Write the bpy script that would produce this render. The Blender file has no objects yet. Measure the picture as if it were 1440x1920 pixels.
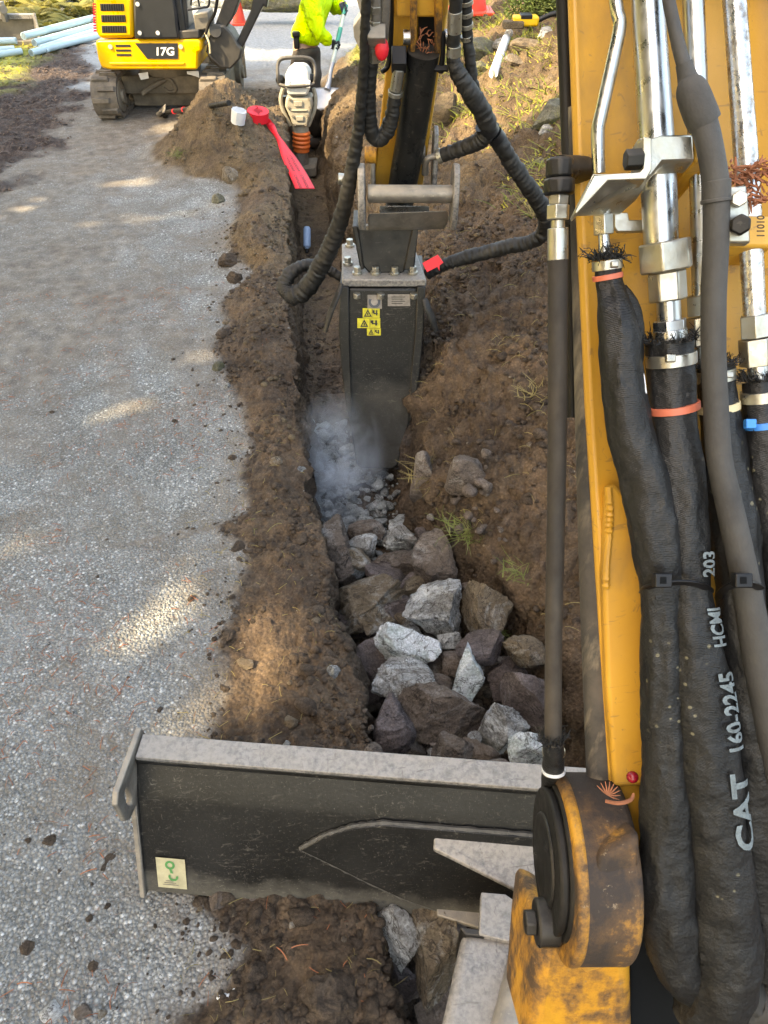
import bpy, bmesh, math, random
import numpy as np
from mathutils import Vector, Matrix, Quaternion
random.seed(7); rng = np.random.default_rng(11)
sc = bpy.context.scene
COL = sc.collection
rad = math.radians

# ------------------------------------------------------------------ camera
YAW, PITCH, EYE = rad(8.5), rad(41.0), 2.0
cd = bpy.data.cameras.new('camera'); cam = bpy.data.objects.new('camera', cd); COL.objects.link(cam)
cam.location = (0, 0, EYE); cam.rotation_euler = (rad(90) - PITCH, 0, -YAW)
cd.sensor_fit = 'VERTICAL'; cd.sensor_height = 24.0; cd.lens = 24.0 * 1442 / 1920
cd.clip_start = 0.05; cd.clip_end = 400
sc.camera = cam
# ------------------------------------------------------------------ sky, sun, exposure
SUN_EL = rad(42); SUN_H = Vector((-0.93, -0.36, 0)).normalized()
SUN = Vector((SUN_H.x * math.cos(SUN_EL), SUN_H.y * math.cos(SUN_EL), math.sin(SUN_EL)))
w = bpy.data.worlds.new('World'); sc.world = w; w.use_nodes = True
nt = w.node_tree; bg = nt.nodes['Background']
sky = nt.nodes.new('ShaderNodeTexSky'); sky.sky_type = 'NISHITA'; sky.sun_disc = False
sky.sun_elevation = SUN_EL; sky.sun_rotation = math.atan2(SUN.x, SUN.y); sky.air_density = 1.0; sky.dust_density = 3.0; sky.ozone_density = 0.7
nt.links.new(sky.outputs[0], bg.inputs[0]); bg.inputs[1].default_value = 0.15
sl = bpy.data.lights.new('sun', 'SUN'); sl.energy = 2.1; sl.angle = rad(0.9); sl.color = (1.0, 0.90, 0.74)
so = bpy.data.objects.new('sun', sl); COL.objects.link(so)
so.rotation_euler = SUN.to_track_quat('Z', 'Y').to_euler()
sc.view_settings.view_transform = 'Standard'; sc.view_settings.look = 'None'
sc.view_settings.exposure = 2.95; sc.view_settings.use_white_balance = True; sc.view_settings.white_balance_temperature = 9000; sc.view_settings.white_balance_tint = 8; sc.view_settings.gamma = 1.0; sc.view_settings.use_curve_mapping = False
sc.render.engine = 'CYCLES'; sc.cycles.use_denoising = True
sc.cycles.max_bounces = 6; sc.cycles.diffuse_bounces = 3; sc.cycles.glossy_bounces = 3
sc.cycles.volume_step_rate = 2.0; sc.cycles.volume_bounces = 1

# ------------------------------------------------------------------ helpers: pixels of the photograph to points of the place
FPX = 1442.0
FWD = Vector((math.sin(YAW) * math.cos(PITCH), math.cos(YAW) * math.cos(PITCH), -math.sin(PITCH)))
RGT = Vector((math.cos(YAW), -math.sin(YAW), 0)); UPV = RGT.cross(FWD)
FH = Vector((math.sin(YAW), math.cos(YAW), 0)); EYEV = Vector((0, 0, EYE)); Z = Vector((0, 0, 1))
def ray(x, y): return FWD + RGT * ((x - 720) / FPX) - UPV * ((y - 960) / FPX)
def PZ(x, y, z=0.0): d = ray(x, y); return EYEV + d * ((z - EYE) / d.z)
def PD(x, y, D): return EYEV + ray(x, y) * D
def PF(x, y, fd): d = ray(x, y); return EYEV + d * (fd / d.dot(FH))
def depth(p): return (p - EYEV).dot(FWD)
def ppm(p): return FPX / depth(p)

# ------------------------------------------------------------------ noise
_perm = rng.permutation(256); _perm = np.concatenate([_perm, _perm, _perm])
_g3 = rng.normal(size=(256, 3)); _g3 /= np.linalg.norm(_g3, axis=1)[:, None]
def perlin(P):
    P = np.asarray(P, float); i = np.floor(P).astype(int); f = P - i; i &= 255
    u = f * f * f * (f * (f * 6 - 15) + 10); out = 0
    for dx in (0, 1):
        for dy in (0, 1):
            for dz in (0, 1):
                h = _perm[_perm[_perm[i[..., 0] + dx] + i[..., 1] + dy] + i[..., 2] + dz]
                g = _g3[h]
                d = (g * (f - np.array([dx, dy, dz]))).sum(-1)
                wx = u[..., 0] if dx else 1 - u[..., 0]; wy = u[..., 1] if dy else 1 - u[..., 1]; wz = u[..., 2] if dz else 1 - u[..., 2]
                out = out + d * wx * wy * wz
    return out
def fbm(P, s, octv=4, gain=0.5, ridged=False):
    P = np.asarray(P, float) * s; a = 1.0; o = 0
    for k in range(octv):
        n = perlin(P + 17.3 * k)
        if ridged: n = 0.5 - 2 * np.abs(n)
        o = o + a * n; a *= gain; P = P * 2.03
    return o
def worley(x, y, s, seed):
    r = np.random.default_rng(seed); T = r.uniform(0, 1, (256, 256, 2)); x = x * s; y = y * s; ix = np.floor(x).astype(int); iy = np.floor(y).astype(int); best = np.full(x.shape, 9.0)
    for a in (-1, 0, 1):
        for b in (-1, 0, 1):
            q = T[(ix + a) & 255, (iy + b) & 255]; d = (ix + a + q[..., 0] - x) ** 2 + (iy + b + q[..., 1] - y) ** 2; best = np.minimum(best, d)
    return np.sqrt(best)
def sstep(a, b, x): t = np.clip((x - a) / (b - a), 0, 1); return t * t * (3 - 2 * t)

# ------------------------------------------------------------------ objects
def tag(o, label=None, cat=None, group=None, kind=None):
    if label: o['label'] = label
    if cat: o['category'] = cat
    if group: o['group'] = group
    if kind: o['kind'] = kind
    return o
def thing(name, loc, label, cat, group=None):
    o = bpy.data.objects.new(name, None); COL.objects.link(o); o.location = loc
    o.empty_display_size = 0.1
    return tag(o, label, cat, group)
def origin_of(o):
    return o.location.copy() if o.parent is None else Vector((0, 0, 0))
def link(name, me, mat=None, parent=None):
    o = bpy.data.objects.new(name, me); COL.objects.link(o)
    if mat: me.materials.append(mat)
    if parent is not None:
        o.parent = parent; o.matrix_parent_inverse = Matrix.Translation(-origin_of(parent))
    return o
def copy_tree(o, parent=None):
    c = o.copy(); COL.objects.link(c)
    if parent is not None: c.parent = parent
    for ch in list(o.children): copy_tree(ch, c)
    return c
def frame_of(d):
    d = d.normalized(); a = Vector((0, 0, 1)) if abs(d.z) < 0.9 else Vector((1, 0, 0))
    u = d.cross(a).normalized(); return u, d.cross(u)
def spline(pts, sub=6):
    """Catmull-Rom through rows (Vector, radius)."""
    out = []
    n = len(pts)
    for i in range(n - 1):
        p0, p1, p2, p3 = pts[max(i - 1, 0)], pts[i], pts[i + 1], pts[min(i + 2, n - 1)]
        for k in range(sub):
            t = k / sub; t2 = t * t; t3 = t2 * t
            f = lambda a, b, c, d: 0.5 * (2 * b + (c - a) * t + (2 * a - 5 * b + 4 * c - d) * t2 + (3 * b - a - 3 * c + d) * t3)
            out.append((f(p0[0], p1[0], p2[0], p3[0]), f(p0[1], p1[1], p2[1], p3[1])))
    out.append(pts[-1]); return out
class MB:
    def __init__(s): s.v = []; s.f = []
    def add(s, vs, fs):
        b = len(s.v); s.v += [tuple(v) for v in vs]; s.f += [tuple(b + i for i in f) for f in fs]; return s
    def box(s, c, size, ax=None, taper=1.0):
        c = Vector(c); ax = ax or (Vector((1, 0, 0)), Vector((0, 1, 0)), Z); h = [x / 2 for x in size]; vs = []
        for sz in (-1, 1):
            t = taper if sz > 0 else 1
            for sx, sy in ((-1, -1), (1, -1), (1, 1), (-1, 1)): vs.append(c + ax[0] * (sx * h[0] * t) + ax[1] * (sy * h[1] * t) + ax[2] * (sz * h[2]))
        return s.add(vs, [(3, 2, 1, 0), (4, 5, 6, 7), (0, 1, 5, 4), (1, 2, 6, 5), (2, 3, 7, 6), (3, 0, 4, 7)])
    def prism(s, poly, ext):
        n = len(poly); poly = [Vector(p) for p in poly]; nn = Vector((0, 0, 0))
        for i in range(n): nn += poly[i].cross(poly[(i + 1) % n])
        if nn.dot(ext) > 0: poly = poly[::-1]
        vs = poly + [p + ext for p in poly]
        return s.add(vs, [tuple(range(n)), tuple(range(2 * n - 1, n - 1, -1))] + [(i, i + n, (i + 1) % n + n, (i + 1) % n) for i in range(n)])
    def tube(s, pts, n=12, caps=True, wr=None, twist=0.0, flat=1.0, seed=0.0):
        pts = [(Vector(p), r) for p, r in pts]; m = len(pts)
        tan = [(pts[min(i + 1, m - 1)][0] - pts[max(i - 1, 0)][0]).normalized() for i in range(m)]
        u, v = frame_of(tan[0]); us = []
        for i in range(m):
            if i:
                u = (u - tan[i] * u.dot(tan[i])).normalized(); v = tan[i].cross(u)
            us.append((u.copy(), v.copy()))
        vs = []; L = 0
        for i, (p, r) in enumerate(pts):
            if i: L += (p - pts[i - 1][0]).length
            for k in range(n):
                a = 2 * math.pi * k / n + twist
                rr = r
                if wr is not None: rr = r * (1 + wr[i, k])
                vs.append(p + us[i][0] * (rr * math.cos(a)) + us[i][1] * (rr * math.sin(a) * flat))
        fs = [(i * n + k, i * n + (k + 1) % n, (i + 1) * n + (k + 1) % n, (i + 1) * n + k) for i in range(m - 1) for k in range(n)]
        if caps: fs += [tuple(range(n - 1, -1, -1)), tuple((m - 1) * n + k for k in range(n))]
        return s.add(vs, fs)
    def cyl(s, a, b, r, r2=None, n=16, twist=0.0):
        return s.tube([(a, r), (b, r if r2 is None else r2)], n, twist=twist)
    def ball(s, c, r, n=10, m=6):
        c = Vector(c); r = r if hasattr(r, '__len__') else (r, r, r)
        vs = [c + Vector((0, 0, -r[2]))]
        for j in range(1, m):
            b = -math.pi / 2 + math.pi * j / m
            vs += [c + Vector((r[0] * math.cos(b) * math.cos(2 * math.pi * k / n), r[1] * math.cos(b) * math.sin(2 * math.pi * k / n), r[2] * math.sin(b))) for k in range(n)]
        vs.append(c + Vector((0, 0, r[2]))); e = len(vs) - 1
        fs = [(0, 1 + (k + 1) % n, 1 + k) for k in range(n)]
        for j in range(m - 2): fs += [(1 + j * n + k, 1 + j * n + (k + 1) % n, 1 + (j + 1) * n + (k + 1) % n, 1 + (j + 1) * n + k) for k in range(n)]
        fs += [(e, 1 + (m - 2) * n + k, 1 + (m - 2) * n + (k + 1) % n) for k in range(n)]
        return s.add(vs, fs)
    def build(s, name, mat, parent=None, bevel=0, smooth=38, seg=2):
        me = bpy.data.meshes.new(name); me.from_pydata(s.v, [], s.f); me.update()
        if smooth:
            me.shade_smooth(); me.set_sharp_from_angle(angle=rad(smooth))
        o = link(name, me, mat, parent)
        if bevel:
            b = o.modifiers.new('bevel', 'BEVEL'); b.width = bevel; b.segments = seg; b.limit_method = 'ANGLE'; b.angle_limit = rad(35)
        return o
def array_mesh(name, V, F, mat, parent=None, smooth=False):
    """V (n,3), F (m,k) numpy -> object, quickly"""
    me = bpy.data.meshes.new(name); V = np.asarray(V, np.float32); F = np.asarray(F, np.int32)
    me.vertices.add(len(V)); me.vertices.foreach_set('co', V.ravel())
    k = F.shape[1]; me.loops.add(F.size); me.loops.foreach_set('vertex_index', F.ravel())
    me.polygons.add(len(F)); me.polygons.foreach_set('loop_start', np.arange(0, F.size, k, dtype=np.int32))
    me.polygons.foreach_set('loop_total', np.full(len(F), k, np.int32))
    me.update(calc_edges=True)
    if smooth: me.polygons.foreach_set('use_smooth', np.ones(len(F), bool))
    return link(name, me, mat, parent)

# ------------------------------------------------------------------ materials
class NG:
    def __init__(s, name):
        s.m = bpy.data.materials.new(name); s.m.use_nodes = True; s.t = s.m.node_tree
        s.b = s.t.nodes['Principled BSDF']; s.tc = s.t.nodes.new('ShaderNodeTexCoord').outputs['Object']
    def n(s, t, **kw):
        x = s.t.nodes.new(t)
        for k, v in kw.items():
            if hasattr(x, k): setattr(x, k, v)
        return x
    def l(s, a, b): s.t.links.new(a, b)
    def noise(s, scale, det=4, rough=0.6, vec=None, dist=0.0):
        x = s.n('ShaderNodeTexNoise'); x.inputs['Scale'].default_value = scale; x.inputs['Detail'].default_value = det; x.inputs['Roughness'].default_value = rough; x.inputs['Distortion'].default_value = dist
        s.l(vec if vec is not None else s.tc, x.inputs['Vector']); return x.outputs['Fac']
    def voro(s, scale, feature='F1', out='Distance', vec=None, rnd=1.0):
        x = s.n('ShaderNodeTexVoronoi'); x.feature = feature; x.inputs['Scale'].default_value = scale; x.inputs['Randomness'].default_value = rnd
        s.l(vec if vec is not None else s.tc, x.inputs['Vector']); return x.outputs[out]
    def ramp(s, f, stops):
        x = s.n('ShaderNodeValToRGB'); e = x.color_ramp.elements
        while len(e) < len(stops): e.new(0.5)
        for i, (p, c) in enumerate(stops):
            e[i].position = p; e[i].color = (c[0], c[1], c[2], 1) if hasattr(c, '__len__') else (c, c, c, 1)
        s.l(f, x.inputs[0]); return x.outputs[0]
    def mix(s, f, a, b, mode='MIX'):
        x = s.n('ShaderNodeMix'); x.data_type = 'RGBA'; x.blend_type = mode
        for sock, val in ((x.inputs[0], f), (x.inputs[6], a), (x.inputs[7], b)):
            if hasattr(val, 'is_linked'): s.l(val, sock)
            elif hasattr(val, '__len__'): sock.default_value = (val[0], val[1], val[2], 1)
            elif sock.type == 'RGBA': sock.default_value = (val, val, val, 1)
            else: sock.default_value = val
        return x.outputs[2]
    def math(s, op, a, b=None):
        x = s.n('ShaderNodeMath'); x.operation = op
        for i, val in enumerate((a, b)):
            if val is None: continue
            if hasattr(val, 'is_linked'): s.l(val, x.inputs[i])
            else: x.inputs[i].default_value = val
        return x.outputs[0]
    def mapping(s, sc3, vec=None, rot=(0, 0, 0)):
        x = s.n('ShaderNodeMapping'); x.inputs['Scale'].default_value = sc3; x.inputs['Rotation'].default_value = rot
        s.l(vec if vec is not None else s.tc, x.inputs['Vector']); return x.outputs[0]
    def upness(s, lo, hi):
        g = s.n('ShaderNodeNewGeometry'); x = s.n('ShaderNodeSeparateXYZ'); s.l(g.outputs['Normal'], x.inputs[0])
        m = s.n('ShaderNodeMapRange'); m.inputs[1].default_value = lo; m.inputs[2].default_value = hi; s.l(x.outputs[2], m.inputs[0]); return m.outputs[0]
    def bump(s, h, strength, dist=0.01, prev=None):
        x = s.n('ShaderNodeBump'); x.inputs['Strength'].default_value = strength; x.inputs['Distance'].default_value = dist
        s.l(h, x.inputs['Height'])
        if prev is not None: s.l(prev, x.inputs['Normal'])
        return x.outputs[0]
    def out(s, col=None, rough=None, metal=0.0, normal=None, spec=0.5, **kw):
        for sock, val in (('Base Color', col), ('Roughness', rough), ('Metallic', metal), ('Specular IOR Level', spec)):
            if val is None: continue
            i = s.b.inputs[sock]
            if hasattr(val, 'is_linked'): s.l(val, i)
            elif hasattr(val, '__len__'): i.default_value = (val[0], val[1], val[2], 1)
            else: i.default_value = val
        if normal is not None: s.l(normal, s.b.inputs['Normal'])
        for k, v in kw.items(): s.b.inputs[k.replace('_', ' ')].default_value = v
        return s.m
def worn(name, c1, c2, rough=0.5, metal=0.0, scale=6, lo=0.35, hi=0.7, dust=None, dust_amt=0.5, bump=0.15, bscale=120, spec=0.5, streak=None, scratch=None, sc_amt=0.5, flecks=None):
    g = NG(name)
    col = g.mix(g.ramp(g.noise(scale, 6, 0.65), [(lo, 0.0), (hi, 1.0)]), c1, c2)
    r = g.ramp(g.noise(scale * 3, 3), [(0.3, max(0.02, rough - 0.12)), (0.7, min(1, rough + 0.15))])
    if streak:
        st = g.ramp(g.noise(1.0, 5, 0.6, g.mapping((streak[1], streak[1], streak[1] * 0.12))), [(streak[2], 0.0), (streak[3], 1.0)])
        col = g.mix(st, col, streak[0])
    if scratch:
        vv = g.mapping((14, 90, 60), rot=(0.4, 0.7, 0.5)); s1 = g.ramp(g.noise(1.0, 3, 0.7, vv, 0.6), [(0.63, 0.0), (0.68, 1.0)])
        vv = g.mapping((80, 12, 70), rot=(0.9, 0.2, 1.3)); s2 = g.ramp(g.noise(1.0, 3, 0.7, vv, 0.6), [(0.64, 0.0), (0.69, 1.0)])
        col = g.mix(g.math('MULTIPLY', g.math('MAXIMUM', s1, s2), sc_amt), col, scratch)
    if flecks:
        fl = g.ramp(g.voro(flecks[1]), [(flecks[2], 1.0), (flecks[2] + 0.05, 0.0)])
        col = g.mix(fl, col, flecks[0])
    if dust:
        d = g.math('MULTIPLY', g.upness(-0.1, 0.85), g.ramp(g.noise(14, 8, 0.7), [(0.35, 0.15), (0.62, 1.0)])); d = g.math('MULTIPLY', d, dust_amt)
        col = g.mix(d, col, dust); r = g.mix(d, r, 0.9)
        metal = g.math('MULTIPLY', g.math('SUBTRACT', 1.0, d), metal)
    nb = g.bump(g.noise(bscale, 4, 0.6), bump, 0.002)
    return g.out(col, r, metal, nb, spec)
YEL = (0.57, 0.30, 0.040)
M = {}
M['yellow'] = worn('machine_yellow_paint', YEL, (0.50, 0.255, 0.035), 0.45, 0, 5, streak=((0.33, 0.18, 0.045), 16, 0.52, 0.80), bump=0.12, bscale=260, scratch=(0.26, 0.14, 0.05), sc_amt=0.6)
def grimy_mat(k=.55):
    g = NG('grimy_yellow_paint'); n1 = g.noise(4.5, 7, .7); n2 = g.noise(38, 8, .75); n3 = g.noise(1.0, 6, .65, g.mapping((30, 30, 4)))
    f = g.math('ADD', g.math('ADD', g.math('MULTIPLY', n1, k), g.math('MULTIPLY', n2, .22)), g.math('MULTIPLY', n3, .30))
    col = g.ramp(f, [(.40, (0.56, 0.285, 0.030)), (.50, (0.47, 0.22, 0.025)), (.545, (0.26, 0.125, 0.028)), (.59, (0.085, 0.048, 0.024)), (.68, (0.030, 0.022, 0.018))])
    ch = g.ramp(g.noise(75, 5, .7), [(.64, 0.0), (.68, .8)]); col = g.mix(ch, col, (0.20, 0.15, 0.10))
    return g.out(col, g.ramp(f, [(.45, .42), (.6, .75)]), 0, g.bump(g.noise(48, 8, .75), .6, .004), .4)
M['yellow_grimy'] = grimy_mat(.58); M['greasy'] = grimy_mat(.80)
M['john_yellow'] = worn('bright_yellow_panel', (0.70, 0.38, 0.008), (0.66, 0.35, 0.008), 0.35, 0, 3, bump=0.03)
M['black_paint'] = worn('black_steel_paint', (0.006, 0.0065, 0.007), (0.012, 0.012, 0.0115), 0.34, 0, 7, dust=(0.14, 0.12, 0.10), dust_amt=0.3, bump=0.12, scratch=(0.07, 0.062, 0.055), sc_amt=0.5, spec=.22, streak=((0.03, 0.026, 0.022), 9, .58, .85))
M['blade_back'] = worn('scuffed_black_blade', (0.007, 0.007, 0.007), (0.018, 0.017, 0.016), 0.36, 0, 5, spec=.35, dust=(0.10, 0.09, 0.075), dust_amt=0.22, bump=0.2, scratch=(0.15, 0.135, 0.11), sc_amt=0.5, flecks=((0.25, 0.23, 0.2), 70, 0.07))
def blade_mat(zs=-6.5, z0=.42, amt=.8):
    g = NG('scuffed_black_blade_back'); se = g.n('ShaderNodeSeparateXYZ'); g.l(g.tc, se.inputs[0])
    col = g.mix(g.ramp(g.noise(6, 6, .65), [(.35, 0.0), (.7, 1.0)]), (0.006, 0.006, 0.006), (0.014, 0.0135, 0.013))
    cake = g.math('ADD', g.math('MULTIPLY', se.outputs[2], zs), g.math('ADD', g.noise(5, 6, .7), z0)); cake = g.ramp(cake, [(.30, 0.0), (.62, 1.0)])
    cake = g.math('MULTIPLY', cake, g.ramp(g.noise(90, 4, .7), [(.3, .55), (.6, 1.0)])); col = g.mix(g.math('MULTIPLY', cake, amt), col, (0.085, 0.078, 0.064))
    sc = None
    for k, (v3, ro) in enumerate((((9, 160, 50), (.4, .7, .5)), ((120, 8, 60), (.9, .2, 1.3)), ((60, 9, 130), (.1, .5, .9)), ((10, 90, 110), (1.2, .1, .3)))):
        q = g.ramp(g.noise(1.0, 3, .75, g.mapping(v3, None, ro), .7), [(.62, 0.0), (.70, 1.0)]); sc = q if sc is None else g.math('MAXIMUM', sc, q)
    col = g.mix(g.math('MULTIPLY', sc, g.ramp(g.noise(7, 5), [(.4, .15), (.65, .75)])), col, (0.11, 0.10, 0.085))
    pt = g.ramp(g.noise(230, 2, .6), [(.66, 0.0), (.74, .6)]); col = g.mix(pt, col, (0.13, 0.12, 0.10))
    return g.out(col, g.mix(cake, .36, .85), 0, g.bump(g.noise(120, 4, .7), .25, .002), .3)
M['bead'] = worn('dusty_black_bead', (0.03, 0.028, 0.025), (0.07, 0.064, 0.055), .6, 0, 30, bump=.4, scratch=(.16, .15, .13), sc_amt=.5); M['blade_back'] = blade_mat(); M['breaker'] = blade_mat(-1.5, .10, .5)
M['dusty_steel'] = worn('dusty_bright_steel', (0.27, 0.25, 0.232), (0.10, 0.10, 0.102), 0.5, 0.3, 85, 0.42, 0.66, dust=(0.31, 0.275, 0.235), dust_amt=0.6, bump=0.6, bscale=90, streak=((0.10, 0.098, 0.095), 26, .60, .72), scratch=(0.07, 0.065, 0.065), sc_amt=0.85)
M['dull_steel'] = worn('dull_steel', (0.17, 0.155, 0.14), (0.30, 0.275, 0.24), 0.42, 0.6, 14, dust=(0.32, 0.27, 0.21), dust_amt=0.8, bump=0.4, bscale=90, scratch=(0.4, 0.36, 0.3), sc_amt=0.5)
M['zinc'] = worn('zinc_plated_steel', (0.46, 0.45, 0.41), (0.40, 0.37, 0.29), 0.36, 0.9, 30, bump=0.15, bscale=200, streak=((0.34, 0.29, 0.20), 40, 0.60, 0.78))
M['chrome'] = worn('polished_tube', (0.55, 0.57, 0.59), (0.48, 0.48, 0.46), 0.3, 1.0, 18, bump=0.05, streak=((0.30, 0.24, 0.18), 30, 0.66, 0.76))
M['chrome_spotty'] = worn('corroded_tube', (0.56, 0.57, 0.58), (0.26, 0.21, 0.17), 0.28, 0.9, 55, 0.50, 0.64, bump=0.3, bscale=150)
M['rubber'] = worn('black_rubber', (0.008, 0.008, 0.008), (0.014, 0.013, 0.012), 0.5, 0, 14, dust=(0.04, 0.034, 0.028), dust_amt=0.4, bump=0.2, spec=.22)
M['dusty_rubber'] = worn('dusty_hose_rubber', (0.032, 0.025, 0.019), (0.018, 0.015, 0.013), 0.75, 0, 12, bump=0.3, streak=((0.05, 0.04, 0.03), 14, 0.5, 0.7))
M['muddy_rubber'] = worn('weathered_hose_cover', (0.075, 0.062, 0.05), (0.03, 0.028, 0.026), 0.8, 0, 10, 0.4, 0.62, bump=0.5, bscale=160, streak=((0.19, 0.155, 0.11), 34, 0.50, 0.66))
M['grey_rubber'] = worn('grey_wrapped_hose', (0.042, 0.041, 0.040), (0.028, 0.027, 0.027), 0.7, 0, 10, bump=0.3, bscale=300, dust=(0.14, 0.125, 0.105), dust_amt=0.35)
def sleeve_mat():
    g = NG('woven_nylon_sleeve'); vv = g.tc
    col = g.mix(g.ramp(g.noise(9, 5), [(0.35, 0.0), (0.7, 1.0)]), (0.006, 0.0068, 0.0078), (0.014, 0.0142, 0.0145))
    col = g.mix(g.math('MULTIPLY', g.upness(0.05, 1.0), g.ramp(g.noise(16, 6, 0.7), [(0.45, 0.0), (0.75, 0.40)])), col, (0.050, 0.046, 0.038))
    fl = g.ramp(g.voro(75), [(0.13, 1.0), (0.20, 0.0)]); sel = g.ramp(g.noise(7, 3), [(0.52, 0.0), (0.62, 1.0)])
    col = g.mix(g.math('MULTIPLY', fl, sel), col, (0.17, 0.155, 0.10))
    wv = g.n('ShaderNodeTexWave'); wv.wave_type = 'BANDS'; wv.bands_direction = 'Z'; wv.inputs['Scale'].default_value = 190; wv.inputs['Distortion'].default_value = 0.8; wv.inputs['Detail'].default_value = 1; g.l(vv, wv.inputs['Vector'])
    col = g.mix(g.math('MULTIPLY', wv.outputs['Fac'], 0.4), col, (0.012, 0.012, 0.013))
    nb = g.bump(wv.outputs['Fac'], 0.35, 0.0006); nb = g.bump(g.noise(24, 5), 0.6, 0.012, nb)
    return g.out(col, 0.46, 0, nb, 0.36)
M['sleeve'] = sleeve_mat()
M['sleeve_dull'] = worn('dusty_fabric_sleeve', (0.006, 0.006, 0.0058), (0.013, 0.012, 0.011), 0.6, 0, 8, bump=0.5, bscale=90, dust=(0.05, 0.042, 0.034), dust_amt=0.4)
def plain(name, c, rough=0.6, metal=0.0, spec=0.5, bump=0.1, bs=80, var=0.12, vs=8):
    g = NG(name); c2 = tuple(max(0, x * (1 - 2 * var)) for x in c)
    col = g.mix(g.ramp(g.noise(vs, 4), [(0.35, 0.0), (0.7, 1.0)]), c, c2)
    return g.out(col, rough, metal, g.bump(g.noise(bs, 3), bump, 0.003), spec)
M['plastic_black'] = plain('black_plastic', (0.008, 0.008, 0.009), 0.4, spec=.3)
M['red'] = plain('red_plastic', (0.72, 0.015, 0.03), 0.5, var=0.06)
M['coral'] = plain('coral_tie', (0.55, 0.14, 0.08), 0.5)
M['cream_tie'] = plain('cream_tie', (0.6, 0.5, 0.3), 0.5)
M['blue_tie'] = plain('blue_tie', (0.02, 0.22, 0.62), 0.4)
M['white'] = plain('white_plastic', (0.72, 0.74, 0.76), 0.5)
M['letter_white'] = plain('white_lettering', (0.75, 0.76, 0.76), 0.6)
M['letter_hose'] = worn('faded_hose_print', (0.18, 0.22, 0.235), (0.075, 0.09, 0.095), 0.8, 0, 70, bump=0.4, bscale=300)
M['ink'] = plain('black_ink', (0.015, 0.015, 0.012), 0.6)
M['decal_yellow'] = plain('yellow_decal', (0.55, 0.48, 0.03), 0.6, var=0.2, vs=60)
M['decal_grey'] = plain('grey_decal', (0.23, 0.20, 0.17), 0.6, var=0.2, vs=60)
M['decal_cream'] = plain('cream_decal', (0.42, 0.38, 0.24), 0.65, var=0.15, vs=30)
M['green'] = plain('green_print', (0.06, 0.24, 0.07), 0.6)
M['orange'] = plain('orange_plastic', (0.75, 0.16, 0.035), 0.5)
M['cone'] = plain('traffic_cone_plastic', (0.85, 0.06, 0.03), 0.5)
M['hivis'] = plain('high_visibility_fabric', (0.56, 0.80, 0.015), 0.8, var=0.1, bump=0.5, bs=40)
def cloth_mat(name, c, c2):
    g = NG(name); fo = g.noise(7, 5, .6, g.mapping((1, 1, .6)), 1.2); col = g.mix(g.ramp(fo, [(.35, 0.0), (.65, 1.0)]), c, c2)
    return g.out(col, .8, 0, g.bump(g.noise(60, 3), .3, .003, g.bump(fo, 1.0, .07)), .3)
M['hivis'] = cloth_mat('high_visibility_jacket', (0.56, 0.80, 0.012), (0.44, 0.70, 0.01))
M['trousers'] = plain('brown_work_trousers', (0.085, 0.068, 0.052), 0.9, var=0.25, bump=0.5, bs=50)
M['glove'] = plain('navy_glove', (0.012, 0.02, 0.032), 0.7)
M['skin'] = plain('skin', (0.48, 0.27, 0.18), 0.55)
M['hair'] = plain('hair', (0.03, 0.02, 0.015), 0.7)
M['boot'] = plain('leather_boot', (0.05, 0.035, 0.025), 0.7)
M['teal'] = plain('teal_handle', (0.02, 0.32, 0.25), 0.45)
M['pale_handle'] = plain('pale_handle', (0.50, 0.58, 0.52), 0.5)
M['shovel_steel'] = worn('shovel_steel', (0.30, 0.31, 0.33), (0.42, 0.41, 0.42), 0.4, 0.6, 12, bump=0.2)
M['beige_metal'] = worn('beige_rammer_casting', (0.36, 0.33, 0.26), (0.24, 0.215, 0.165), 0.55, 0.1, 14, bump=0.3, dust=(0.3, 0.26, 0.2), dust_amt=0.5)
M['pale_metal'] = worn('pale_engine_cover', (0.58, 0.58, 0.55), (0.42, 0.41, 0.37), 0.5, 0, 14, bump=0.2)
M['mud_track'] = worn('muddy_rubber_track', (0.075, 0.066, 0.056), (0.15, 0.125, 0.10), 0.85, 0, 14, 0.35, 0.65, bump=0.5, bscale=60)
M['mud_steel'] = worn('muddy_steel', (0.10, 0.085, 0.066), (0.20, 0.165, 0.12), 0.8, 0.1, 10, bump=0.5, bscale=50)
M['far_black'] = plain('dark_panel', (0.022, 0.024, 0.028), 0.3, var=0.1)
M['far_black_metal'] = worn('black_machine_steel', (0.02, 0.02, 0.02), (0.045, 0.04, 0.035), 0.5, 0, 10, bump=0.3, dust=(0.16, 0.14, 0.11), dust_amt=0.5)
M['mesh_black'] = plain('dark_grille', (0.01, 0.01, 0.01), 0.7)
M['blue_pipe'] = plain('pale_blue_pvc', (0.42, 0.56, 0.63), 0.4, var=0.06)
M['hole_shade'] = plain('bore_shade', (0.006, 0.007, 0.008), 0.9, spec=0.1)  # near-black colour stands in for shade inside holes and gaps
M['bucket_steel'] = worn('worn_bucket_steel', (0.13, 0.12, 0.105), (0.20, 0.18, 0.15), 0.5, 0.4, 6, bump=0.3, dust=(0.3, 0.27, 0.23), dust_amt=0.4)
M['blue_can'] = plain('light_blue_can', (0.32, 0.46, 0.66), 0.4)
M['tool_yellow'] = plain('yellow_tool_case', (0.72, 0.42, 0.01), 0.45)
M['berry'] = plain('red_berry', (0.25, 0.008, 0.02), 0.25)
M['cedar'] = plain('dry_cedar_twig', (0.34, 0.12, 0.055), 0.85, var=0.25, vs=30)
M['leaf'] = plain('dead_leaf', (0.13, 0.085, 0.06), 0.9, var=0.3, vs=6)
M['bark'] = plain('cedar_bark', (0.10, 0.07, 0.05), 0.95, bump=0.8, bs=20)

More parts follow.
